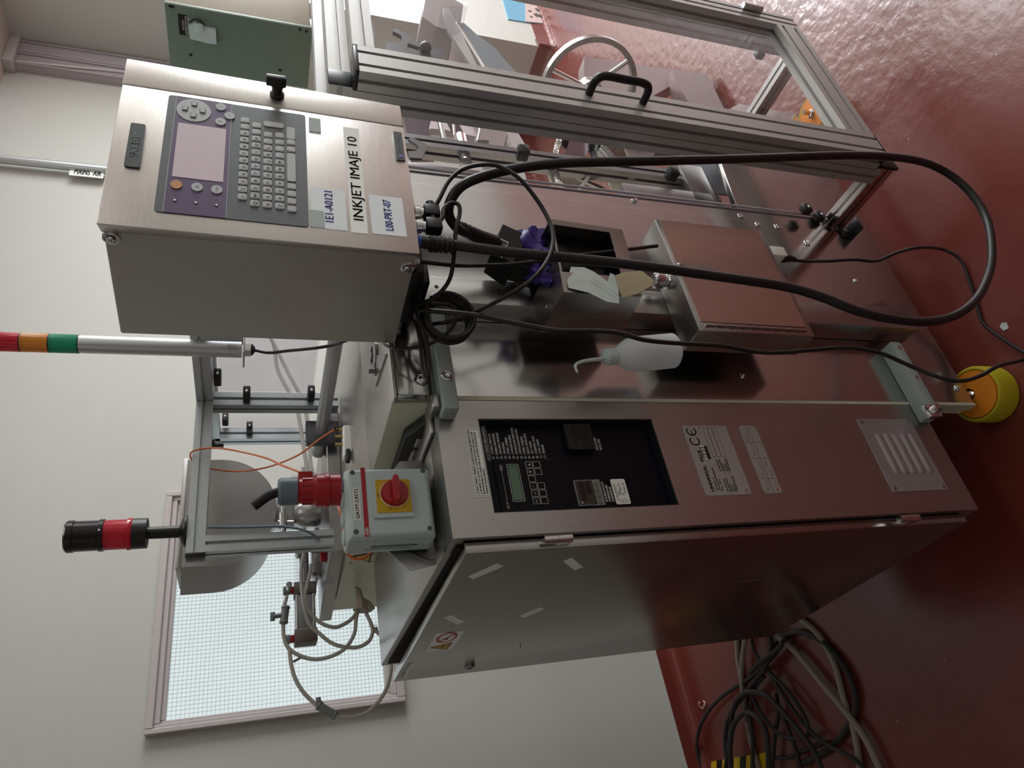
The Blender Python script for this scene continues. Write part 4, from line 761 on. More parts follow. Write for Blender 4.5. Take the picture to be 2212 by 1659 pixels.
YY = c0.y; P = [at(x, y, Y=YY) for x, y in ((741, 918), (757, 918), (762, 930), (762, 975), (757, 985), (742, 985))]
mb.prism(P, (0, .03, 0), .003); mb.build('body', white, uk)
for (a, b_, hh, m_) in ((722, 928, 5, brass), (726, 943, 4, brass), (726, 960, 4, brass)):
    mb = MB(); q = at(a, b_, Y=YY+.012); r_ = at(742, b_, Y=YY+.012); mb.box(min(q.x, r_.x)-.003, max(q.x, r_.x)+.003, YY+.009, YY+.016, min(q.z, r_.z)-.001, max(q.z, r_.z)+.002)
    mb.build('pin', brass, uk)
mb = MB(); mb.tube([at(752, 972, Y=YY-.002), at(752, 985, Y=YY-.004), at(751, 998, Y=YY-.006)], .0058, seg=14); mb.build('cable_stub', black, uk)
# ---------------------------------------------------------------- aluminium frame above the machine top
fr = thing('aluminium_frame', (1.1, .7, 1.424), 'slotted aluminium frame with clear panels standing on the machine top', 'frame')
MB().alu((.676, .695, 1.765), (1.083, .695, 1.765), (0, 0, 1)).build('front_beam', alug, fr)
MB().alu((1.104, .715, 1.765), (1.104, .02, 1.765), (0, 0, 1)).build('side_beam', alug, fr)
MB().alu((.697, .695, 1.459), (.697, .695, 1.745), (0, 1, 0)).build('post', alug, fr)
MB().alu((1.095, .700, 1.43), (1.095, .700, 1.745), (0, 1, 0)).build('post', alug, fr)
MB().box(.668, .678, .675, .715, 1.744, 1.786, .003).build('end_cap', black, fr)
for z in (1.745, 1.44):
    pass
MB().alu((1.226, 1.10, 1.44), (1.226, 1.10, 1.76), (0, 1, 0)).build('post', alug, fr)
MB().alu((1.226, 1.10, 1.765), (1.226, .3, 1.765), (0, 0, 1)).build('rear_beam', alug, fr)
MB().box(1.20, 1.25, 1.115, 1.13, 1.735, 1.79, .003).build('end_cap', black, fr)
o = MB().box(1.112, 1.116, .1, .67, 1.50, 1.742).build('clear_panel', clear2, fr, smooth=False); o = MB().box(1.24, 1.244, .3, 1.08, 1.48, 1.742).build('clear_panel', clear2, fr, smooth=False)
def clampblk(x, y, z, parent, w_=.028, d_=.02, h_=.024, dark=True):
    mb = MB(); mb.box(x-w_/2, x+w_/2, y-d_/2, y+d_/2, z-h_/2, z+h_/2, .003); mb.sphere((x-w_*.1, y-d_/2-.001, z), .004, mi=1); return mb.build('clamp_block', [black, chrome], parent)
for (x, y, Y) in ((533, 852, .66), (672, 850, .66), (470, 815, .6), (487, 905, 1.05), (539, 925, 1.06)):
    p = at(x, y, Y=Y); clampblk(p.x, p.y, p.z, fr, .03, .04, .018)
mb = MB(); P_ = at(688, 972, Z=1.475); mb.cyl(P_, P_+Vector((0, -.62, 0)), .017); mb.cyl(P_, P_+Vector((0, .012, 0)), .019, mi=0); mb.build('tie_rod', alug, fr)
mb = MB(); B_ = P_.y-.10; mb.box(P_.x-.035, P_.x+.035, B_, B_+.02, 1.43, 1.515, .002); mb.build('rod_block', mat('dark_block', (.12, .12, .13, 1), .35, .8), fr)
mb = MB(); mb.tube(px([(560, 690, .98), (590, 740, .98), (620, 800, .98), (655, 870, .98), (668, 940, .98), (675, 1020, .98), (722, 1075, .98)]), .006); mb.tube(px([(560, 690, .99), (590, 740, .99), (600, 800, .99), (640, 880, .99), (655, 960, .99), (672, 1040, .99), (724, 1085, .99)]), .006); tag(mb.build('air_hose', mat('milky_hose', 'c9c7c0', .4, trans=.4)), 'pair of clear air hoses hanging behind the aluminium frame', 'hose')
mb = MB(); mb.tube(px([(447, 1139, .66), (520, 1139, .66), (600, 1137, .66), (640, 1141, .66), (668, 1150, .66), (690, 1165, .67)]), .0035); tag(mb.build('grey_cable', greyblue), 'thin grey cable hanging down inside the aluminium frame from the red beacon', 'cable')
# signal tower, tall
TX, TY = 1.046, .40
st_ = thing('signal_tower', (TX, TY, 1.65), 'tall signal tower with red, amber and green lenses on a long silver tube', 'beacon')
def zt(x): return at(x, 752, Y=TY).z
MB().cyl((TX, TY, zt(522)), (TX, TY, zt(168)), .0195, seg=32).build('tube', mat('satin_silver', (.55, .57, .58, 1), .35, .9, vary=.02), st_)
for (a, b_, m_, nm) in ((168, 106, lgrn, 'green_lens'), (104, 43, lamb, 'amber_lens'), (41, -22, lred, 'red_lens')):
    mb = MB(); z0, z1 = zt(a), zt(b_); n = 64; rings = []
    for z in (z0, z1): rings.append([(TX+(.0195+(.0006 if k % 2 else 0))*math.cos(2*math.pi*k/n), TY+(.0195+(.0006 if k % 2 else 0))*math.sin(2*math.pi*k/n), z) for k in range(n)])
    mb.ring(rings); mb.build(nm, m_, st_)
mb = MB()
for a in (169, 105, 42): mb.cyl((TX, TY, zt(a)-.001), (TX, TY, zt(a)+.001), .0203, seg=32)
mb.cyl((TX, TY, zt(-22)), (TX, TY, zt(-40)), .0198); mb.build('seal_ring', black, st_)
mb = MB(); mb.box(TX-.03, TX+.06, TY-.03, TY+.03, zt(529), zt(525), .001); mb.box(TX+.036, TX+.04, TY-.03, TY+.03, zt(529), 1.752); mb.build('bracket', alug, st_)
mb = MB(); mb.cyl((TX, TY, zt(542)), (TX, TY, zt(529)), .017, seg=6); mb.build('nut', chrome, st_)
mb = MB(); mb.lathe([(.014, 0), (.013, .004), (.006, .009)], (TX, TY, zt(542)), (0, 0, -1)); mb.tube([(TX, TY, zt(545))]+px([(580, 762, .38), (620, 758, .34), (680, 752, .28), (720, 745, .25), (750, 735, .2)]), .0035); mb.build('lead', cablem, st_)
mb = MB(); ang0 = math.radians(-118)
for i in range(5):
    for j in range(4):
        a = ang0+.18*j-.2; z = zt(510)+.004*i
        fq = Fr((TX+.0198*math.cos(a), TY+.0198*math.sin(a), z), (-math.sin(a), math.cos(a), 0), (0, 0, 1)); fq.line(mb, 0, 0, .0026, 0, .0009, 0, .0004)
mb.build('small_print', mat('faint_print', '565c5e', .6), st_, smooth=False)
# signal beacon, short
BX, BY = .737, .695; bz = 1.786
sb = thing('signal_beacon', (BX, BY, bz), 'short beacon with one red lens and black cap, on the aluminium frame', 'beacon')
mb = MB(); mb.lathe([(.036, 0), (.036, .004), (.030, .010), (.014, .016), (.0135, .084), (.034, .086)], (BX, BY, bz), seg=32); mb.lathe([(.034, .083), (.0345, .112)], (BX, BY, bz), seg=32); mb.build('stem', black, sb)
MB().lathe([(.034, .112), (.036, .115), (.036, .122), (.0335, .124), (.0335, .168)], (BX, BY, bz), seg=40).build('red_lens', lred, sb)
MB().lathe([(.0335, .168), (.036, .169), (.036, .178), (.0335, .18), (.0335, .226), (.0355, .228), (.0355, .240), (.032, .244), (0, .244)], (BX, BY, bz), seg=40).build('black_lens', mat('gloss_black', '0c0d0f', .2), sb)
f = Fr((BX, BY-.0365, 0), (1, 0, 0), (0, 0, 1)); mb = MB(); f.poly(mb, [(-.006, bz+.176), (.0, bz+.176), (-.003, bz+.171)]); mb.build('arrow_mark', white, sb, smooth=False)
# ---------------------------------------------------------------- hopper and pneumatics behind
hp_ = thing('steel_hopper', (.93, 1.05, 1.57), 'rounded stainless steel hopper between aluminium frame and window', 'hopper')
def dsh(y, s=1, dx=0, dz=0):
    pts = []; cx_ = .929; zt_ = 1.822
    pts.append((cx_-.16*s, zt_)); 
    for k in range(21):
        a = math.pi+math.pi*k/20; pts.append((cx_+.16*s*math.cos(a), 1.735+.155*s*math.sin(a)))
    pts.append((cx_+.16*s, zt_)); return [Vector((x+dx, y, z+dz)) for x, z in pts]
MB().prism(dsh(1.0), (0, .003, 0)).build('front_plate', doorst if 0 else mat('hopper_steel', (.27, .255, .245, 1), .33, 1, vary=.08, bump=.03, scale=30), hp_)
MB().prism(dsh(1.003), (-.02, .16, .01)).build('trough', MATS['hopper_steel'], hp_)
MB().box(.765, 1.093, .997, 1.16, 1.822, 1.835, .001).build('top_flange', steelv, hp_)
mb = MB(); mb.box(.90, .98, 1.03, 1.1, 1.44, 1.60, .002); mb.box(.80, 1.06, 1.0, 1.02, 1.50, 1.51); mb.build('support', dchrome, hp_)
mb = MB(); mb.torus((.93, .995, 1.78), (0, 1, 0), .012, .002); mb.build('ring_pull', chrome, hp_)
rg = thing('air_regulator', (.78, .9, 1.46), 'grey air regulator with filter bowl and brass nipple behind the red plug', 'regulator')
def pc(x, y, Y=.85): return at(x, y, Y=Y)
mb = MB(); a, b_ = pc(640, 1110), pc(675, 1110); mb.lathe([(.03, 0), (.034, .01), (.034, (a.z-b_.z)+.01), (.024, (a.z-b_.z)+.025), (.01, (a.z-b_.z)+.028)], (b_.x, .85, b_.z-.02), seg=20); mb.build('filter_bowl', dchrome, rg)
mb = MB(); p = pc(685, 1165); mb.lathe([(.022, 0), (.022, .02), (.014, .022), (.012, .04), (.006, .042), (.006, .06)], p-Vector((.03, 0, 0)), (1, 0, 0)); mb.build('gauge', valve_g, rg)
mb = MB(); p = pc(612, 1125); mb.cyl(pc(612, 1070), pc(612, 1180), .007); mb.cyl(pc(612, 1110), pc(612, 1140), .012); mb.cyl(pc(600, 1130), pc(635, 1130), .008); mb.build('nipple', dchrome, rg)
mb = MB(); mb.box(pc(640, 1090).x, pc(640, 1050).x+.06, .9, .903, pc(715, 1000).z, pc(632, 1000).z); mb.build('mounting_plate', clear2, rg)
# clear hygiene label on the back
p0, p1, p2, p3 = [at(x, y, Y=.97) for x, y in ((597, 1060), (633, 1036), (655, 1033), (606, 1062))]
lb = thing('cleaned_tag', p0, 'pale green CLEANED tag hanging behind the red plug', 'tag')
mb = MB(); mb.prism([at(x, y, Y=.97) for x, y in ((599, 1046), (630, 1030), (656, 1032), (660, 1048), (605, 1066))], (0, .001, 0)); tgo = mb.build('tag_sheet', mat('pale_green_tag', 'b9bf9f', .5), lb)
mb = MB(); ff_ = Fr(at(606, 1060, Y=.969), (1, 0, 0), (0, 0, 1)); ff_.u = (at(650, 1036, Y=.969)-at(606, 1060, Y=.969)).normalized(); ff_.v = Vector((-ff_.u.z, 0, ff_.u.x)); ff_.n = Vector((0, -1, 0)); ff_.text(mb, 'CLEANED', .0, .004, .009, .05, n=.001, bold=.0005); mb.build('lettering', ink, tgo, smooth=False)
# pneumatic cylinder in front of the window
cy = thing('pneumatic_cylinder', (.65, 1.1, 1.45), 'grey pneumatic cylinder lying level in front of the wired window', 'cylinder')
Yc = 1.08; zc = .5*(at(633, 1300, Y=Yc).z+at(684, 1300, Y=Yc).z); xr, xl = at(655, 1272, Y=Yc).x, at(655, 1392, Y=Yc).x; hh = .030
MB().box(xl+.035, xr-.02, Yc-hh*.85, Yc+hh*.85, zc-hh*.85, zc+hh*.85, .006).build('barrel', mat('grey_barrel', (.30, .31, .31, 1), .35, .8), cy)
mb = MB()
for a in (-1, 1):
    for b_ in (-1, 1): mb = MB(); mb.cyl((xl+.03, Yc+a*hh*.72, zc+b_*hh*.72), (xr-.01, Yc+a*hh*.72, zc+b_*hh*.72), .005); mb.build('tie_rod', dchrome, cy)
for xa, xb in ((xl, xl+.036), (xr-.022, xr+.012)): MB().box(xa, xb, Yc-hh, Yc+hh, zc-hh, zc+hh, .003).build('end_block', mat('warm_grey_casting', '6d665f', .45, metal=.3) if 'warm_grey_casting' not in MATS else MATS['warm_grey_casting'], cy)
mb = MB(); mb.box(xr-.012, xr+.006, Yc-.01, Yc+.01, zc+hh, zc+hh+.01, .002); mb.box(xl+.008, xl+.026, Yc-.01, Yc+.01, zc+hh, zc+hh+.01, .002); mb.build('red_port', red, cy)
mb = MB(); mb.box(xr-.013, xr+.008, Yc-.012, Yc+.012, zc+hh+.010, zc+hh+.028, .003); mb.box(xl+.006, xl+.027, Yc-.012, Yc+.012, zc+hh+.010, zc+hh+.024, .003); mb.build('elbow', valve_g, cy)
mb = MB(); mb.cyl((xr, Yc, zc), (xr+.14, Yc, zc), .013); mb.box(xr+.01, xr+.12, Yc-.03, Yc+.03, zc-.035, zc-.028); mb.box(xr+.03, xr+.13, Yc-.04, Yc+.02, 1.459, zc-.02, .002); mb.build('rod_end', dchrome, cy)
mb = MB(); q = [at(x, y, Y=.9) for x, y in ((636, 1185), (636, 1262), (720, 1262), (720, 1195))]; mb.prism(q, (0, .003, 0)); mb.build('clear_shield', clear2, cy)
for q in ((645, 1187), (645, 1192), (737, 1190), (625, 1262)): p = at(*q, Y=.89); MB().cyl(p, p+Vector((0, .03, 0)), .008, seg=6).build('standoff_bolt', dchrome, cy)
fv = thing('push_fitting', at(715, 1195, Y=.88), 'small black push fitting with blue ring and red body beside the isolator box', 'fitting')
p = at(718, 1195, Y=.87); mb = MB(); mb.box(p.x-.014, p.x+.014, .87, .90, p.z-.016, p.z+.016, .002); mb.build('body', black, fv); mb = MB(); mb.torus((p.x+.004, .868, p.z), (0, 1, 0), .008, .003); mb.build('blue_ring', bluepl, fv); q = at(702, 1202, Y=.88); mb = MB(); mb.box(q.x-.011, q.x+.011, .875, .895, q.z-.012, q.z+.012, .002); mb.build('red_body', red, fv)
tq = lambda pts, Y=.95: [at(560+x/3.457, 1120+y/3.457, Y=Y) for x, y in pts]
tq2 = lambda pts, Y=.95: [at(580+x/6.38, 1160+y/6.38, Y=Y) for x, y in pts]
grp = 'pale air tubes in front of the window'
cable('air_tube', tq(((205, 580), (190, 640))), .005, 'short pale air tube from cylinder elbow to upper shut-off valve', 'tube', tubem)
cable('air_tube', tq(((178, 790), (185, 890), (225, 975), (330, 1035), (440, 1050), (560, 1020), (650, 960), (710, 860), (722, 760), (738, 690))), .005, 'pale air tube in the longest U-shaped loop below the pneumatic cylinder', 'tube', tubem)
cable('air_tube', tq(((335, 250), (312, 400), (330, 620), (370, 780), (450, 860), (540, 930), (640, 960), (740, 960), (815, 920), (845, 860), (840, 800), (795, 700))), .005, 'pale air tube crossing the cylinder and ending in the middle loop', 'tube', tubem)
cable('air_tube', tq(((388, 340), (375, 430), (343, 560), (350, 650), (400, 730), (480, 790), (570, 812), (650, 780), (700, 740), (735, 690))), .005, 'pale air tube in the shortest loop nearest the cream cover', 'tube', tubem)
cable('air_tube', tq(((225, 975), (240, 1100), (275, 1210), (340, 1310), (430, 1395))), .005, 'pale air tube sagging left to the lower shut-off valve', 'tube', tubem)
cable('air_tube', tq(((585, 1480), (700, 1482), (800, 1450), (880, 1380), (945, 1280), (975, 1180), (985, 1090), (970, 1000), (930, 900), (860, 830))), .005, 'pale air tube curving up from the lower valve behind the cabinet door', 'tube', tubem)
mb = MB(); mb.tube(tq(((742, 530), (748, 590), (765, 640), (760, 690))), lambda t: .006+.016*t); mb.tube(tq(((760, 610), (800, 640), (825, 690))), lambda t: .008+.008*t); tag(mb.build('cable_gaiter', mat('translucent_wrap', 'b6ab9a', .5, trans=.2)), 'translucent wrap round the air tubes where they leave the cream cover', 'sleeve')
def valve(name, a, b_, side, label):
    t = thing('shutoff_valve', a, label, 'valve', 'grey shut-off valves'); mb = MB(); mb.cyl(a, b_, .010); d = (b_-a).normalized(); mb.torus(a+d*.004, d, .0095, .0022, 20, 6); mb.torus(b_-d*.004, d, .0095, .0022, 20, 6); mb.build('body', valve_g, t)
    mb = MB(); m_ = (a+b_)/2; side = Vector(side).normalized(); mb.cyl(m_, m_+side*.028, .006); mb.hexa([m_+side*.028+Vector(v) for v in ((-.011, -.005, -.004), (.011, -.005, -.004), (.011, .005, -.004), (-.011, .005, -.004), (-.011, -.005, .008), (.011, -.005, .008), (.011, .005, .008), (-.011, .005, .008))], .002); mb.build('tap_handle', valve_g, t)
valve('v', *tq(((198, 655), (182, 785))), (-.1, -.1, 1), 'upper grey shut-off valve, in front of the window glass')
valve('v', *tq(((435, 1393), (575, 1475))), (.6, -.1, .5), 'lower grey shut-off valve at the window edge')
mb = MB(); q = tq(((245, 1065), (320, 1022), (330, 1035), (262, 1078))); mb.prism(q, (0, .001, 0)); tag(mb.build('tube_marker', valve_g), 'small grey marker flag on an air tube', 'tag')
mb = MB(); q = tq(((832, 815), (885, 808), (888, 835), (835, 840))); mb.prism(q, (0, .001, 0)); tl_ = mb.build('valve_tag', tubem); tag(tl_, 'small pale VALVE tag on the tube by the cabinet top', 'tag')
mb = MB(); fg = Fr(q[1]+Vector((0, -.0005, 0)), (1, 0, 0), (0, 0, 1)); fg.o = q[1]; fg.u = (q[0]-q[1]).normalized(); fg.v = Vector((-fg.u.z, 0, fg.u.x))*-1; fg.n = Vector((0, -1, 0)); fg.text(mb, 'VALVE', .001, .001, .007, .022, n=.001); mb.build('lettering', ink, tl_, smooth=False)
# ---------------------------------------------------------------- clear guard on the right
gd = thing('machine_guard', (1.48, -.1, .19), 'aluminium safety guard with clear panels and black door handle, right of the printer', 'guard')
LY0, LY1 = -.245, -.205
lf = MB(); lf.alu((1.2295, -.225, .257), (1.2295, -.225, 1.478), (0, 1, 0), .08, .04); leaf = lf.build('door_stile', alu, gd)
MB().alu((1.745, -.225, .257), (1.745, -.225, 1.486), (0, 1, 0), .06, .04, slots=[-.012, .012]).build('door_stile', alu, gd)
MB().alu((1.27, -.225, 1.466), (1.715, -.225, 1.466), (0, 0, 1)).build('door_rail', alu, gd)
MB().alu((1.27, -.225, .296), (1.715, -.225, .296), (0, 0, 1), .04, .08).build('door_rail', alu, gd)
MB().box(1.19, 1.269, LY0, LY1, 1.478, 1.486, .002).build('end_cap', black, gd)
MB().box(1.19, 1.269, LY0, LY1, .25, .257, .002).build('end_cap', black, gd)
MB().box(1.262, 1.72, -.227, -.222, .33, 1.45).build('clear_panel', clear, gd, smooth=False)
# fixed frame behind the door
MB().alu((1.21, -.183, .235), (1.21, -.183, 1.487), (0, 1, 0)).build('post', alu, gd)
MB().alu((1.735, -.183, .235), (1.735, -.183, 1.487), (0, 1, 0)).build('post', alu, gd)
MB().alu((1.219, -.203, 1.507), (1.219, .04, 1.507), (0, 0, 1)).build('top_side_beam', alu, gd)
MB().alu((1.24, -.183, 1.507), (2.05, -.183, 1.507), (0, 0, 1)).build('top_beam', alu, gd)
MB().alu((1.24, .02, 1.507), (2.05, .02, 1.507), (0, 0, 1)).build('top_beam', alu, gd)
MB().alu((1.219, -.203, .212), (1.219, -.004, .212), (0, 0, 1)).build('bottom_side_beam', chrome, gd)
MB().alu((1.24, -.183, .212), (1.75, -.183, .212), (0, 0, 1)).build('bottom_beam', alu, gd)
a = at(1665, 83, Z=.22); 
MB().alu((1.735, -.163, .212), (1.735, .35, .212), (0, 0, 1)).build('bottom_side_beam', alu, gd)
MB().alu((1.60, .20, .212), (1.715, .20, .212), (0, 0, 1)).build('bottom_beam', alu, gd)
MB().box(1.198, 1.24, -.208, -.203, 1.485, 1.529, .003).build('end_cap', black, gd)
MB().box(1.196, 1.242, -.212, -.203, .185, .238, .003).build('end_cap', black, gd)
MB().box(1.199, 1.203, -.163, -.004, .232, 1.487).build('side_panel', clear, gd, smooth=False)
mb = MB(); mb.cyl((1.2435, -.006, .24), (1.2435, -.006, 1.487), .003); mb.build('panel_edge', mat('clear_edge', 'b5aeb8', .2), gd)
# handle
mb = MB(); zt_, zb_ = 1.017, .893; hx = 1.237
mb.tube([(hx, -.243, zt_), (hx, -.275, zt_-.002), (hx+.001, -.288, zt_-.018), (hx, -.289, (zt_+zb_)/2), (hx, -.288, zb_+.018), (hx, -.275, zb_+.002), (hx, -.243, zb_)], .0085, seg=14, sub=6)
mb.build('door_handle', black, gd)
for z in (.40, 1.30):
    mb = MB(); mb.cyl((1.762, -.252, z-.03), (1.762, -.252, z-.001), .009); mb.cyl((1.762, -.252, z+.001), (1.762, -.252, z+.03), .009); mb.build('hinge', alug, gd)
for (x, y, kw) in ((1640, 118, dict(Z=.24)), (1625, 247, dict(Z=.24)), (1741, 452, dict(Y=-.03)), (1769, 468, dict(Y=-.012))):
    p = at(x, y, **kw); clampblk(p.x, p.y, p.z, gd, .026, .02, .024)
mb = MB(); mb.box(1.175, 1.215, -.006, 0, .165, .20, .002); mb.box(1.175, 1.215, -.04, 0, .160, .166, .002); mb.cyl((1.195, -.009, .183), (1.195, -.005, .183), .006, mi=1); mb.build('foot_bracket', [black, chrome], gd)
p = at(785, 370, Y=-.1)
lb2 = at(775, 78, Y=-.183); a, b_ = at(800, 110, Y=-.205), at(808, 48, Y=-.205)
mb = MB(); mb.box(1.30, 1.40, -.2065, -.2045, 1.408, 1.418); 
q = [at(x, y, Y=-.2055) for x, y in ((797, 104), (808, 104), (808, 47), (797, 47))]
mb = MB(); mb.prism(q, (0, .001, 0)); lo = mb.build('label', white, gd)
ffr = Fr(at(806.5, 103, Y=-.206), (1, 0, 0), (0, 0, 1)); ffr.u = (q[2]-q[1]).normalized(); ffr.v = Vector((-ffr.u.z, 0, ffr.u.x)); mb = MB(); ffr.text(mb, '2 SACHET 3  SG 02', .0, .0, .0058, (q[2]-q[1]).length*.95, n=.0008); mb.build('lettering', ink, lo, smooth=False)
# ---------------------------------------------------------------- mechanism inside the guard (parts of the machine)
def pz(mb, pts, Y, th, o=(0, 0), sc=1, **k): mb.prism([at(o[0]+x/sc, o[1]+y/sc, Y=Y) for x, y in pts], (0, th, 0), **k)
O2, S2 = (760, 0), 4.608
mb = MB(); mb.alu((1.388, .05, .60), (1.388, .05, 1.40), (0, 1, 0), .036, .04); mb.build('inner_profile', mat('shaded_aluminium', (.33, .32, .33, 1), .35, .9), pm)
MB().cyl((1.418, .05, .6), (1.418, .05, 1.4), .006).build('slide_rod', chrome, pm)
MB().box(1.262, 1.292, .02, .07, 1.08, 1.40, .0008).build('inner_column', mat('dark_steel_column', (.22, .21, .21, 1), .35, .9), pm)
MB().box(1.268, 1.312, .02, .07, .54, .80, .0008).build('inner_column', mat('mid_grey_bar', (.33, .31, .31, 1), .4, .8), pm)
for q in ((1128, 335), (1450, 380)): p = at(*q, Y=.02); mb = MB(); mb.box(p.x-.012, p.x+.016, .0, .03, p.z-.013, p.z+.013, .002); mb.build('clamp_block', black, pm)
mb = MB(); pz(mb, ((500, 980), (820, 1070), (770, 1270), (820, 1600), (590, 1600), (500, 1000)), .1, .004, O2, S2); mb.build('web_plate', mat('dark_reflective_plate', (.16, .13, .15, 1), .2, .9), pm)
mb = MB(); pz(mb, ((560, 1385), (590, 1360), (750, 1440), (755, 1470), (695, 1575), (575, 1570), (555, 1505), (640, 1500), (665, 1470), (650, 1440)), .02, .006, O2, S2); mb.build('hook_bracket', MATS['dark_steel_column'], pm)
def rod(name, a, b_, r, m, Y0_=.1, Y1_=.1, par=None): 
    p, q = at(O2[0]+a[0]/S2, O2[1]+a[1]/S2, Y=Y0_), at(O2[0]+b_[0]/S2, O2[1]+b_[1]/S2, Y=Y1_); return MB().cyl(p, q, r).build(name, m, par or pm)
rod('guide_rod', (840, 1040), (960, 1600), .007, dchrome); rod('guide_rod', (1080, 1370), (1130, 1630), .016, chrome, .07, .05); rod('guide_rod', (1020, 1350), (1000, 1100), .004, dchrome)
mb = MB(); pz(mb, ((880, 1050), (970, 1060), (1115, 1325), (1040, 1360)), .12, .01, O2, S2); mb.build('swing_arm', MATS['dark_reflective_plate'], pm)
mb = MB(); pz(mb, ((1120, 1330), (1150, 1420), (1230, 1560), (1230, 1640), (1180, 1640)), .10, .006, O2, S2); mb.build('swing_arm', dchrome, pm)
mb = MB(); pz(mb, ((1300, 1130), (1450, 1150), (1560, 1330), (1510, 1500), (1400, 1500), (1360, 1400), (1240, 1400)), .35, .1, O2, S2, bev=.003); mb.build('sheet_bracket', mat('grey_sheet', (.38, .36, .35, 1), .4, .8), pm)
mb = MB(); pz(mb, ((1460, 1150), (1570, 1180), (1790, 1545), (1640, 1540)), .5, .02, O2, S2); mb.build('side_rail', alu, pm)
mb = MB(); pz(mb, ((980, 1060), (1190, 1100), (1290, 1180), (1240, 1360), (920, 1290), (780, 1280), (790, 1180)), .8, .03, O2, S2); pz(mb, ((1190, 1100), (1240, 1100), (1500, 1500), (1440, 1500)), .75, .03, O2, S2); mb.build('rear_cover', mat('pale_panel', 'b3a7a8', .5), pm)
# side of printed film path: upper view through the door panel
mb = MB(); pz(mb, ((1040, 225), (1120, 230), (1240, 340), (1420, 470), (1560, 640), (1700, 770), (1320, 690)), .12, .004, O2, S2); mb.build('tapered_panel', mat('pale_blue_sheet', '8d979c', .4), pm)
rod('panel_edge_rod', (1045, 225), (1320, 690), .006, chrome, .11, .11)
mb = MB(); pz(mb, ((905, 75), (960, 75), (1045, 230), (1260, 680), (1190, 660), (960, 300)), .11, .01, O2, S2); mb.build('support_arm', alu, pm)
mb = MB(); pz(mb, ((960, 620), (1010, 330), (1200, 660)), .16, .003, O2, S2); mb.build('film_plate', mat('offwhite_sheet', 'b7a8a6', .4), pm)
mb = MB(); pz(mb, ((725, -30), (890, -30), (1000, -20), (1110, 40), (1080, 250), (1020, 320), (830, 265), (695, 165)), .22, .12, O2, S2, bev=.003); mb.build('motor_cover', mat('lilac_grey_cover', '99908f', .45), pm)
mb = MB(); pz(mb, ((890, 62), (1155, 62), (1100, 300), (1000, 350), (820, 470), (890, 80)), .10, .003, O2, S2); mb.build('clear_shield', clear2, pm)
mb = MB(); pz(mb, ((410, 310), (430, 280), (570, 350), (590, 390), (680, 440), (680, 470), (560, 430), (540, 500), (690, 500), (690, 430), (740, 425), (780, 480), (905, 490), (925, 560), (910, 620), (330, 500), (350, 420), (460, 430), (500, 400), (490, 350)), .15, .012, O2, S2); mb.sphere(at(O2[0]+735/S2, O2[1]+470/S2, Y=.14), .017); mb.build('fork_lever', mat('dark_grey_casting', '4a4448', .4), pm)
# vertical slide, spring, sensor block
O3, S3 = (1080, 60), 4.608
def pq(mb, pts, Y, th, **k): pz(mb, pts, Y, th, O3, S3, **k)
mb = MB(); pq(mb, ((640, 990), (940, 1030), (850, 1300), (770, 1400), (620, 1350), (690, 1120), (610, 1110)), .16, .03); mb.build('slide_block', MATS['dark_reflective_plate'], pm)
mb = MB(); pq(mb, ((950, 1040), (1010, 1040), (940, 1220), (930, 1300), (885, 1220)), .115, .004); pq(mb, ((1010, 1040), (1190, 1120), (1100, 1310), (930, 1310), (940, 1220)), .12, .05, bev=.002); mb.cyl(at(O3[0]+915/S3, O3[1]+1185/S3, Y=.11), at(O3[0]+915/S3, O3[1]+1185/S3, Y=.12), .008); mb.build('sensor_block', black, pm)
p0, p1 = at(O3[0]+620/S3, O3[1]+1000/S3, Y=.13), at(O3[0]+545/S3, O3[1]+1280/S3, Y=.1)
mb = MB(); d = (p1-p0); h = helix(p0+d*.55, d, .007, 6, d.length*.05, wob=0); mb.tube(h, .0014, seg=6, smooth=False); mb.cyl(p0, p0+d*.55, .005, .009); mb.build('spring', chrome, pm)
p0, p1 = at(O3[0]+515/S3, O3[1]+1390/S3, Y=.08), at(O3[0]+575/S3, O3[1]+1580/S3, Y=.05); MB().cyl(p0, p1, .0145).build('guide_rod', chrome, pm)
mb = MB(); mb.tube([at(O3[0]+x/S3, O3[1]+y/S3, Y=.06) for x, y in ((940, 1395), (900, 1440), (870, 1500), (830, 1560), (790, 1600))], .0045); mb.build('white_tube', white, pm)
mb = MB(); pq(mb, ((590, 1390), (740, 1440), (830, 1500), (1060, 1620), (640, 1590)), .09, .004); mb.build('lever_plate', mat('olive_steel', (.25, .22, .18, 1), .4, .9), pm)
mb = MB(); pq(mb, ((700, 1440), (740, 1460), (1000, 1570), (1080, 1615), (1060, 1630), (760, 1490)), .07, .006); mb.build('lever_arm', dchrome, pm)
# threaded shaft, big flange, handwheel
f0_ = at(O3[0]+1255/S3, O3[1]+1520/S3, Y=.06); f1_ = at(O3[0]+1190/S3, O3[1]+1150/S3, Y=.20); 
ax = Vector((1, .22, .1)).normalized(); cF = at(1352, 383, Y=.07)
mb = MB(); mb.lathe([(0, -.03), (.015, -.03), (.015, -.005)], cF, ax); mb.lathe([(.018, -.005), (.020, 0)], cF, ax); mb.build('shaft_end', chrome, pm)
mb = MB(); mb.lathe([(.026, .0), (.045, .004), (.047, .012), (.045, .02), (.022, .022)], cF, ax, 40); mb.build('flange', dchrome, pm)
mb = MB(); prof = [(.0225 if k % 2 else .0195, -.02+k*.0025) for k in range(9)]; mb.lathe(prof, cF, ax, 32); prof = [(.0225 if k % 2 else .0195, .022+k*.004) for k in range(30)]; mb.lathe(prof, cF, ax, 32); mb.build('threaded_shaft', dchrome, pm)
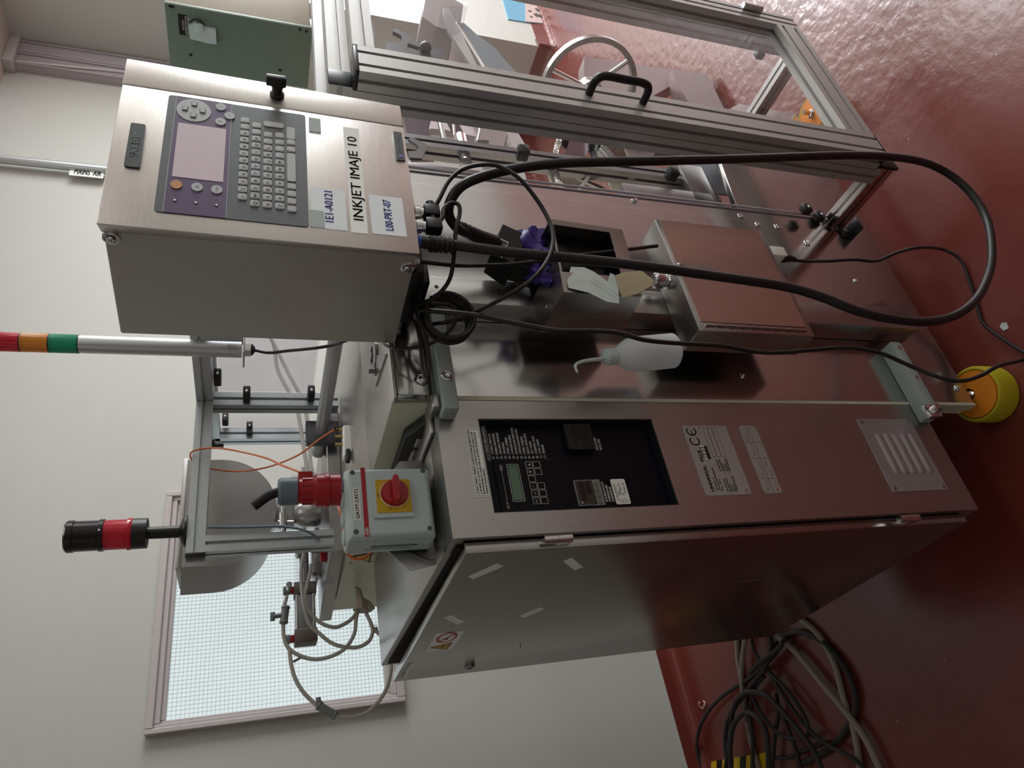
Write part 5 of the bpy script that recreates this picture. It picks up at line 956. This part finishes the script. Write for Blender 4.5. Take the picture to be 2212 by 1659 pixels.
mb = MB(); p = at(O3[0]+1090/S3, O3[1]+1425/S3, Y=.055); mb.cyl(p, p-ax*.004, .005, seg=10); mb.build('flange_hole', black, pm)
mb = MB(); pq(mb, ((1210, 1090), (1440, 1100), (1600, 1120), (1500, 1350), (1380, 1400), (1290, 1300)), .25, .01); mb.build('white_guard_plate', mat('offwhite_plate', 'b5abab', .4), pm)
mb = MB(); pq(mb, ((1340, 1090), (1460, 1100), (1420, 1170), (1370, 1160)), .23, .02); mb.build('sensor_mount', black, pm)
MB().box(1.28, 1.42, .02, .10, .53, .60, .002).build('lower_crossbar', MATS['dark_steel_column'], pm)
mb = MB(); pq(mb, ((1740, 1140), (1990, 1180), (2200, 1300), (2350, 1660), (1950, 1640)), .12, .004); mb.build('blue_grey_sheet', mat('blue_grey_steel', (.30, .33, .36, 1), .35, .85, vary=.1), pm)
mat('rosy_steel', (.22, .165, .16, 1), .35, .4)
mb = MB(); pz(mb, ((1262, 122), (1448, 150), (1462, 178), (1345, 245), (1300, 215), (1262, 190)), .30, .06); mb.build('cover_plate', MATS['rosy_steel'], pm)
mb = MB(); pz(mb, ((1452, 149), (1528, 160), (1598, 305), (1575, 330), (1500, 240), (1460, 178)), .26, .05); mb.build('discharge_chute', MATS['rosy_steel'], pm)
MB().box(1.30, 1.7, .16, .34, .36, .40, .003).build('cross_tube', MATS['rosy_steel'], pm)
hw = thing('handwheel', (1.93, .15, .5), 'large spoked steel handwheel seen through the clear guard behind the door handle', 'handwheel')
cw = Vector((1.93, .16, .676)); axw = Vector((1, .25, 0)).normalized()
mb = MB(); mb.torus(cw, axw, .148, .01, 64, 10, flat=(.008, .012)); mb.build('rim', dchrome, hw)
mb = MB(); u = Vector((0, 0, 1)); v = axw.cross(u)
for k in range(3):
    t_ = math.radians(75+120*k); d = v*math.cos(t_)*-1+u*math.sin(t_)*.35 if 0 else v*math.cos(t_)+u*math.sin(t_); mb.cyl(cw+d*.02, cw+d*.14, .007)
mb.build('spoke', chrome, hw)
mb = MB(); mb.lathe([(0, -.06), (.02, -.06), (.022, -.03), (.035, -.03), (.035, -.01), (.03, 0), (.03, .02), (0, .02)], cw, axw, 32); mb.build('hub', dchrome, hw)
mb = MB(); mb.cyl(cF+ax*.12, cw-axw*.03, .012); mb.build('drive_shaft', dchrome, hw)
mb = MB(); mb.hexa([(1.80, .22, .30), (1.93, .22, .30), (1.93, .30, .30), (1.80, .30, .30), (1.80, .22, .66), (1.93, .22, .66), (1.93, .30, .66), (1.80, .30, .66)], .002); mb.build('bearing_stand', MATS['rosy_steel'], hw)
mb = MB(); mb.box(1.72, 1.94, .18, .34, .0, .30, .002); mb.build('pedestal', MATS['rosy_steel'], pm)
# ---------------------------------------------------------------- bits by the end wall
dj = thing('blue_panel', (4.5, 1.1, .1), 'sky blue painted panel with peeling paint low on the white wall beyond the guard', 'panel')
fe = lambda x, y, Y=1.135: at(x, y, Y=Y)
mb = MB(); mb.prism([fe(1085, -5), fe(1098, 41), fe(1136, 47), fe(1175, 52), fe(1185, -5)], (0, .006, 0)); mb.build('sheet', mat('sky_blue_paint', '6fa6c0', .4, vary=.1, scale=8), dj)
mb = MB(); rnd = random.Random(4); mb.prism([fe(1134, -5, 1.132), fe(1136, 46, 1.132), fe(1172, 50, 1.132), fe(1180, 20, 1.132), fe(1176, -5, 1.132)], (0, .003, 0)); mb.build('bare_patch', mat('peeled_plaster', 'c4b0aa', .7, vary=.25, scale=30), dj)
mb = MB()
for k in range(16):
    x, y = 1136+rnd.random()*38, rnd.random()*44; s_ = 1.5+rnd.random()*3; mb.prism([fe(x-s_*2, y-s_*.6, 1.130), fe(x, y-s_, 1.130), fe(x+s_*2, y+s_*.4, 1.130), fe(x, y+s_, 1.130)], (0, .001, 0))
o = mb.build('paint_flakes', mat('dark_flake', '55504e', .7), dj, smooth=False); o['kind'] = 'stuff'
mb = MB(); mb.prism([fe(x, y, 1.139) for x, y in ((1155, 85), (1165, 78), (1182, 80), (1186, 98), (1175, 104), (1160, 97))], (0, .002, 0)); tag(mb.build('chipped_patch', mat('bare_cement', '7d7573', .8)), 'small grey chipped patch at the foot of the white wall corner', 'patch')
# ---------------------------------------------------------------- cables and scraps on the floor behind the cabinet
O5, S5 = (1380, 1220), 2.659
def fz_(pts, z): return [at(O5[0]+x/S5, O5[1]+y/S5, Z=z) for x, y in pts]
cable('grey_hose', fz_(((700, 300), (745, 372), (900, 500), (1050, 680), (1200, 860), (1300, 1000), (1380, 1167), (1450, 1350)), .022), .0095, 'beige-grey hose on the red floor, the longest, crossing over the black loop', 'hose', tubeg, group=None)
cable('grey_hose', fz_(((860, 250), (915, 300), (1030, 400), (1120, 560), (1180, 780), (1235, 950), (1270, 1167), (1280, 1350)), .011), .0095, 'beige-grey hose lying inside the big black cable loop nearest the cabinet foot', 'hose', tubeg)
cable('grey_hose', fz_(((540, 250), (560, 400), (570, 550), (598, 700), (610, 850), (640, 1000), (690, 1167), (720, 1300)), .011), .009, 'beige-grey hose running under the tangle of black cable, left of its pair', 'hose', tubeg)
cable('grey_hose', fz_(((630, 300), (615, 400), (597, 520), (590, 650), (600, 760), (608, 900)), .024), .009, 'short beige-grey hose emerging beside the cabinet bottom and ducking under black cable', 'hose', tubeg)
BL = [(((760, 480), (800, 430), (870, 396), (930, 388), (1040, 430), (1150, 540), (1225, 680), (1245, 820), (1200, 930), (1100, 1050), (1000, 1110), (920, 1150)), .012, .009, 'black cable making the widest loop on the red floor'),
 (((850, 420), (760, 540), (640, 650), (500, 740), (400, 840), (345, 950), (335, 1060), (360, 1200)), .022, .007, 'black cable sweeping out toward the white wall beside the small pink ring'),
 (((640, 330), (645, 420), (670, 510), (735, 600), (850, 720), (940, 850), (975, 960), (930, 1000), (820, 980), (720, 880), (650, 760)), .032, .0065, 'thin black cable that doubles back in the middle of the tangle'),
 (((720, 340), (755, 420), (755, 510), (710, 610), (625, 720), (550, 820), (505, 920), (498, 1050), (520, 1200)), .042, .0085, 'black cable forming the left flank of the tangle'),
 (((500, 1167), (525, 980), (545, 820), (610, 735), (720, 745), (800, 815), (900, 930), (1000, 1060), (1060, 1200)), .052, .0085, 'dusty black cable arching over the top of the tangle'),
 (((530, 1200), (525, 1050), (545, 920), (610, 850), (680, 880), (735, 980), (745, 1200)), .060, .0085, 'dusty black cable in the smallest arch in front of the tangle'),
 (((640, 620), (700, 560), (780, 500), (830, 440)), .05, .008, 'short visible stretch of black cable rising to the cabinet base'),
 (((720, 560), (800, 700), (900, 850), (1010, 980), (1110, 1050), (1210, 1100), (1310, 1180)), .030, .0065, 'thin black cable running diagonally out of the tangle toward the frame corner'),
 (((650, 1250), (655, 1000), (640, 880), (660, 720), (720, 640)), .034, .007, 'black cable going straight through the middle of the tangle'),
 (((760, 1250), (780, 1000), (800, 850), (790, 740)), .020, .007, 'black cable lying flat between the arches'),
 (((820, 850), (860, 950), (900, 1060), (940, 1200)), .022, .007, 'black cable at the right flank of the tangle'),
 (((780, 1110), (850, 1110), (960, 1060), (1060, 1020)), .014, .006, 'short thin black cable crossing low behind the hazard tape')]
for pts, z, r, lb in BL: cable('floor_cable', fz_(pts, z), r, lb, 'cable', dustcab, group='black cables tangled on the floor')
# hazard tape
hz = thing('hazard_tape', at(1560, 1645, Z=0), 'strip of yellow and black hazard tape on the red floor under the cables', 'tape')
A_, B_ = at(1537, 1645, Z=.001), at(1655, 1625, Z=.001); u = (B_-A_); n_ = 9; wd = Vector((-u.y, u.x, 0)).normalized()*-.07
wd = (at(1545, 1700, Z=.001)-A_)
mb = MB()
for k in range(n_): mb.prism([A_+u*(k/n_), A_+u*((k+1)/n_), A_+u*((k+.2)/n_)+wd, A_+u*((k-.8)/n_)+wd], (0, 0, .0015), mi=k % 2)
mb.build('striped_tape', [yellow, black], hz, smooth=False)
c = at(1517, 1523, Z=.004); mb = MB(); mb.tube([c+Vector((.013*math.cos(a), .02*math.sin(a), .004*math.sin(a*2))) for a in [math.radians(20+k*24) for k in range(14)]], .0035, seg=8)
tag(mb.build('rubber_ring', mat('pink_rubber', 'c79a94', .5)), 'small open pale pink rubber ring lying alone on the red floor', 'ring')
c = at(2170, 705, Z=0); mb = MB(); mb.prism([c+Vector((a, b_, .0)) for a, b_ in ((-.01, -.006), (.004, -.009), (.011, .0), (.006, .009), (-.008, .007))], (0, 0, .0015))
tag(mb.build('paper_scrap', paint_y), 'small torn pale paper scrap stuck to the red floor near the yellow foot', 'scrap')
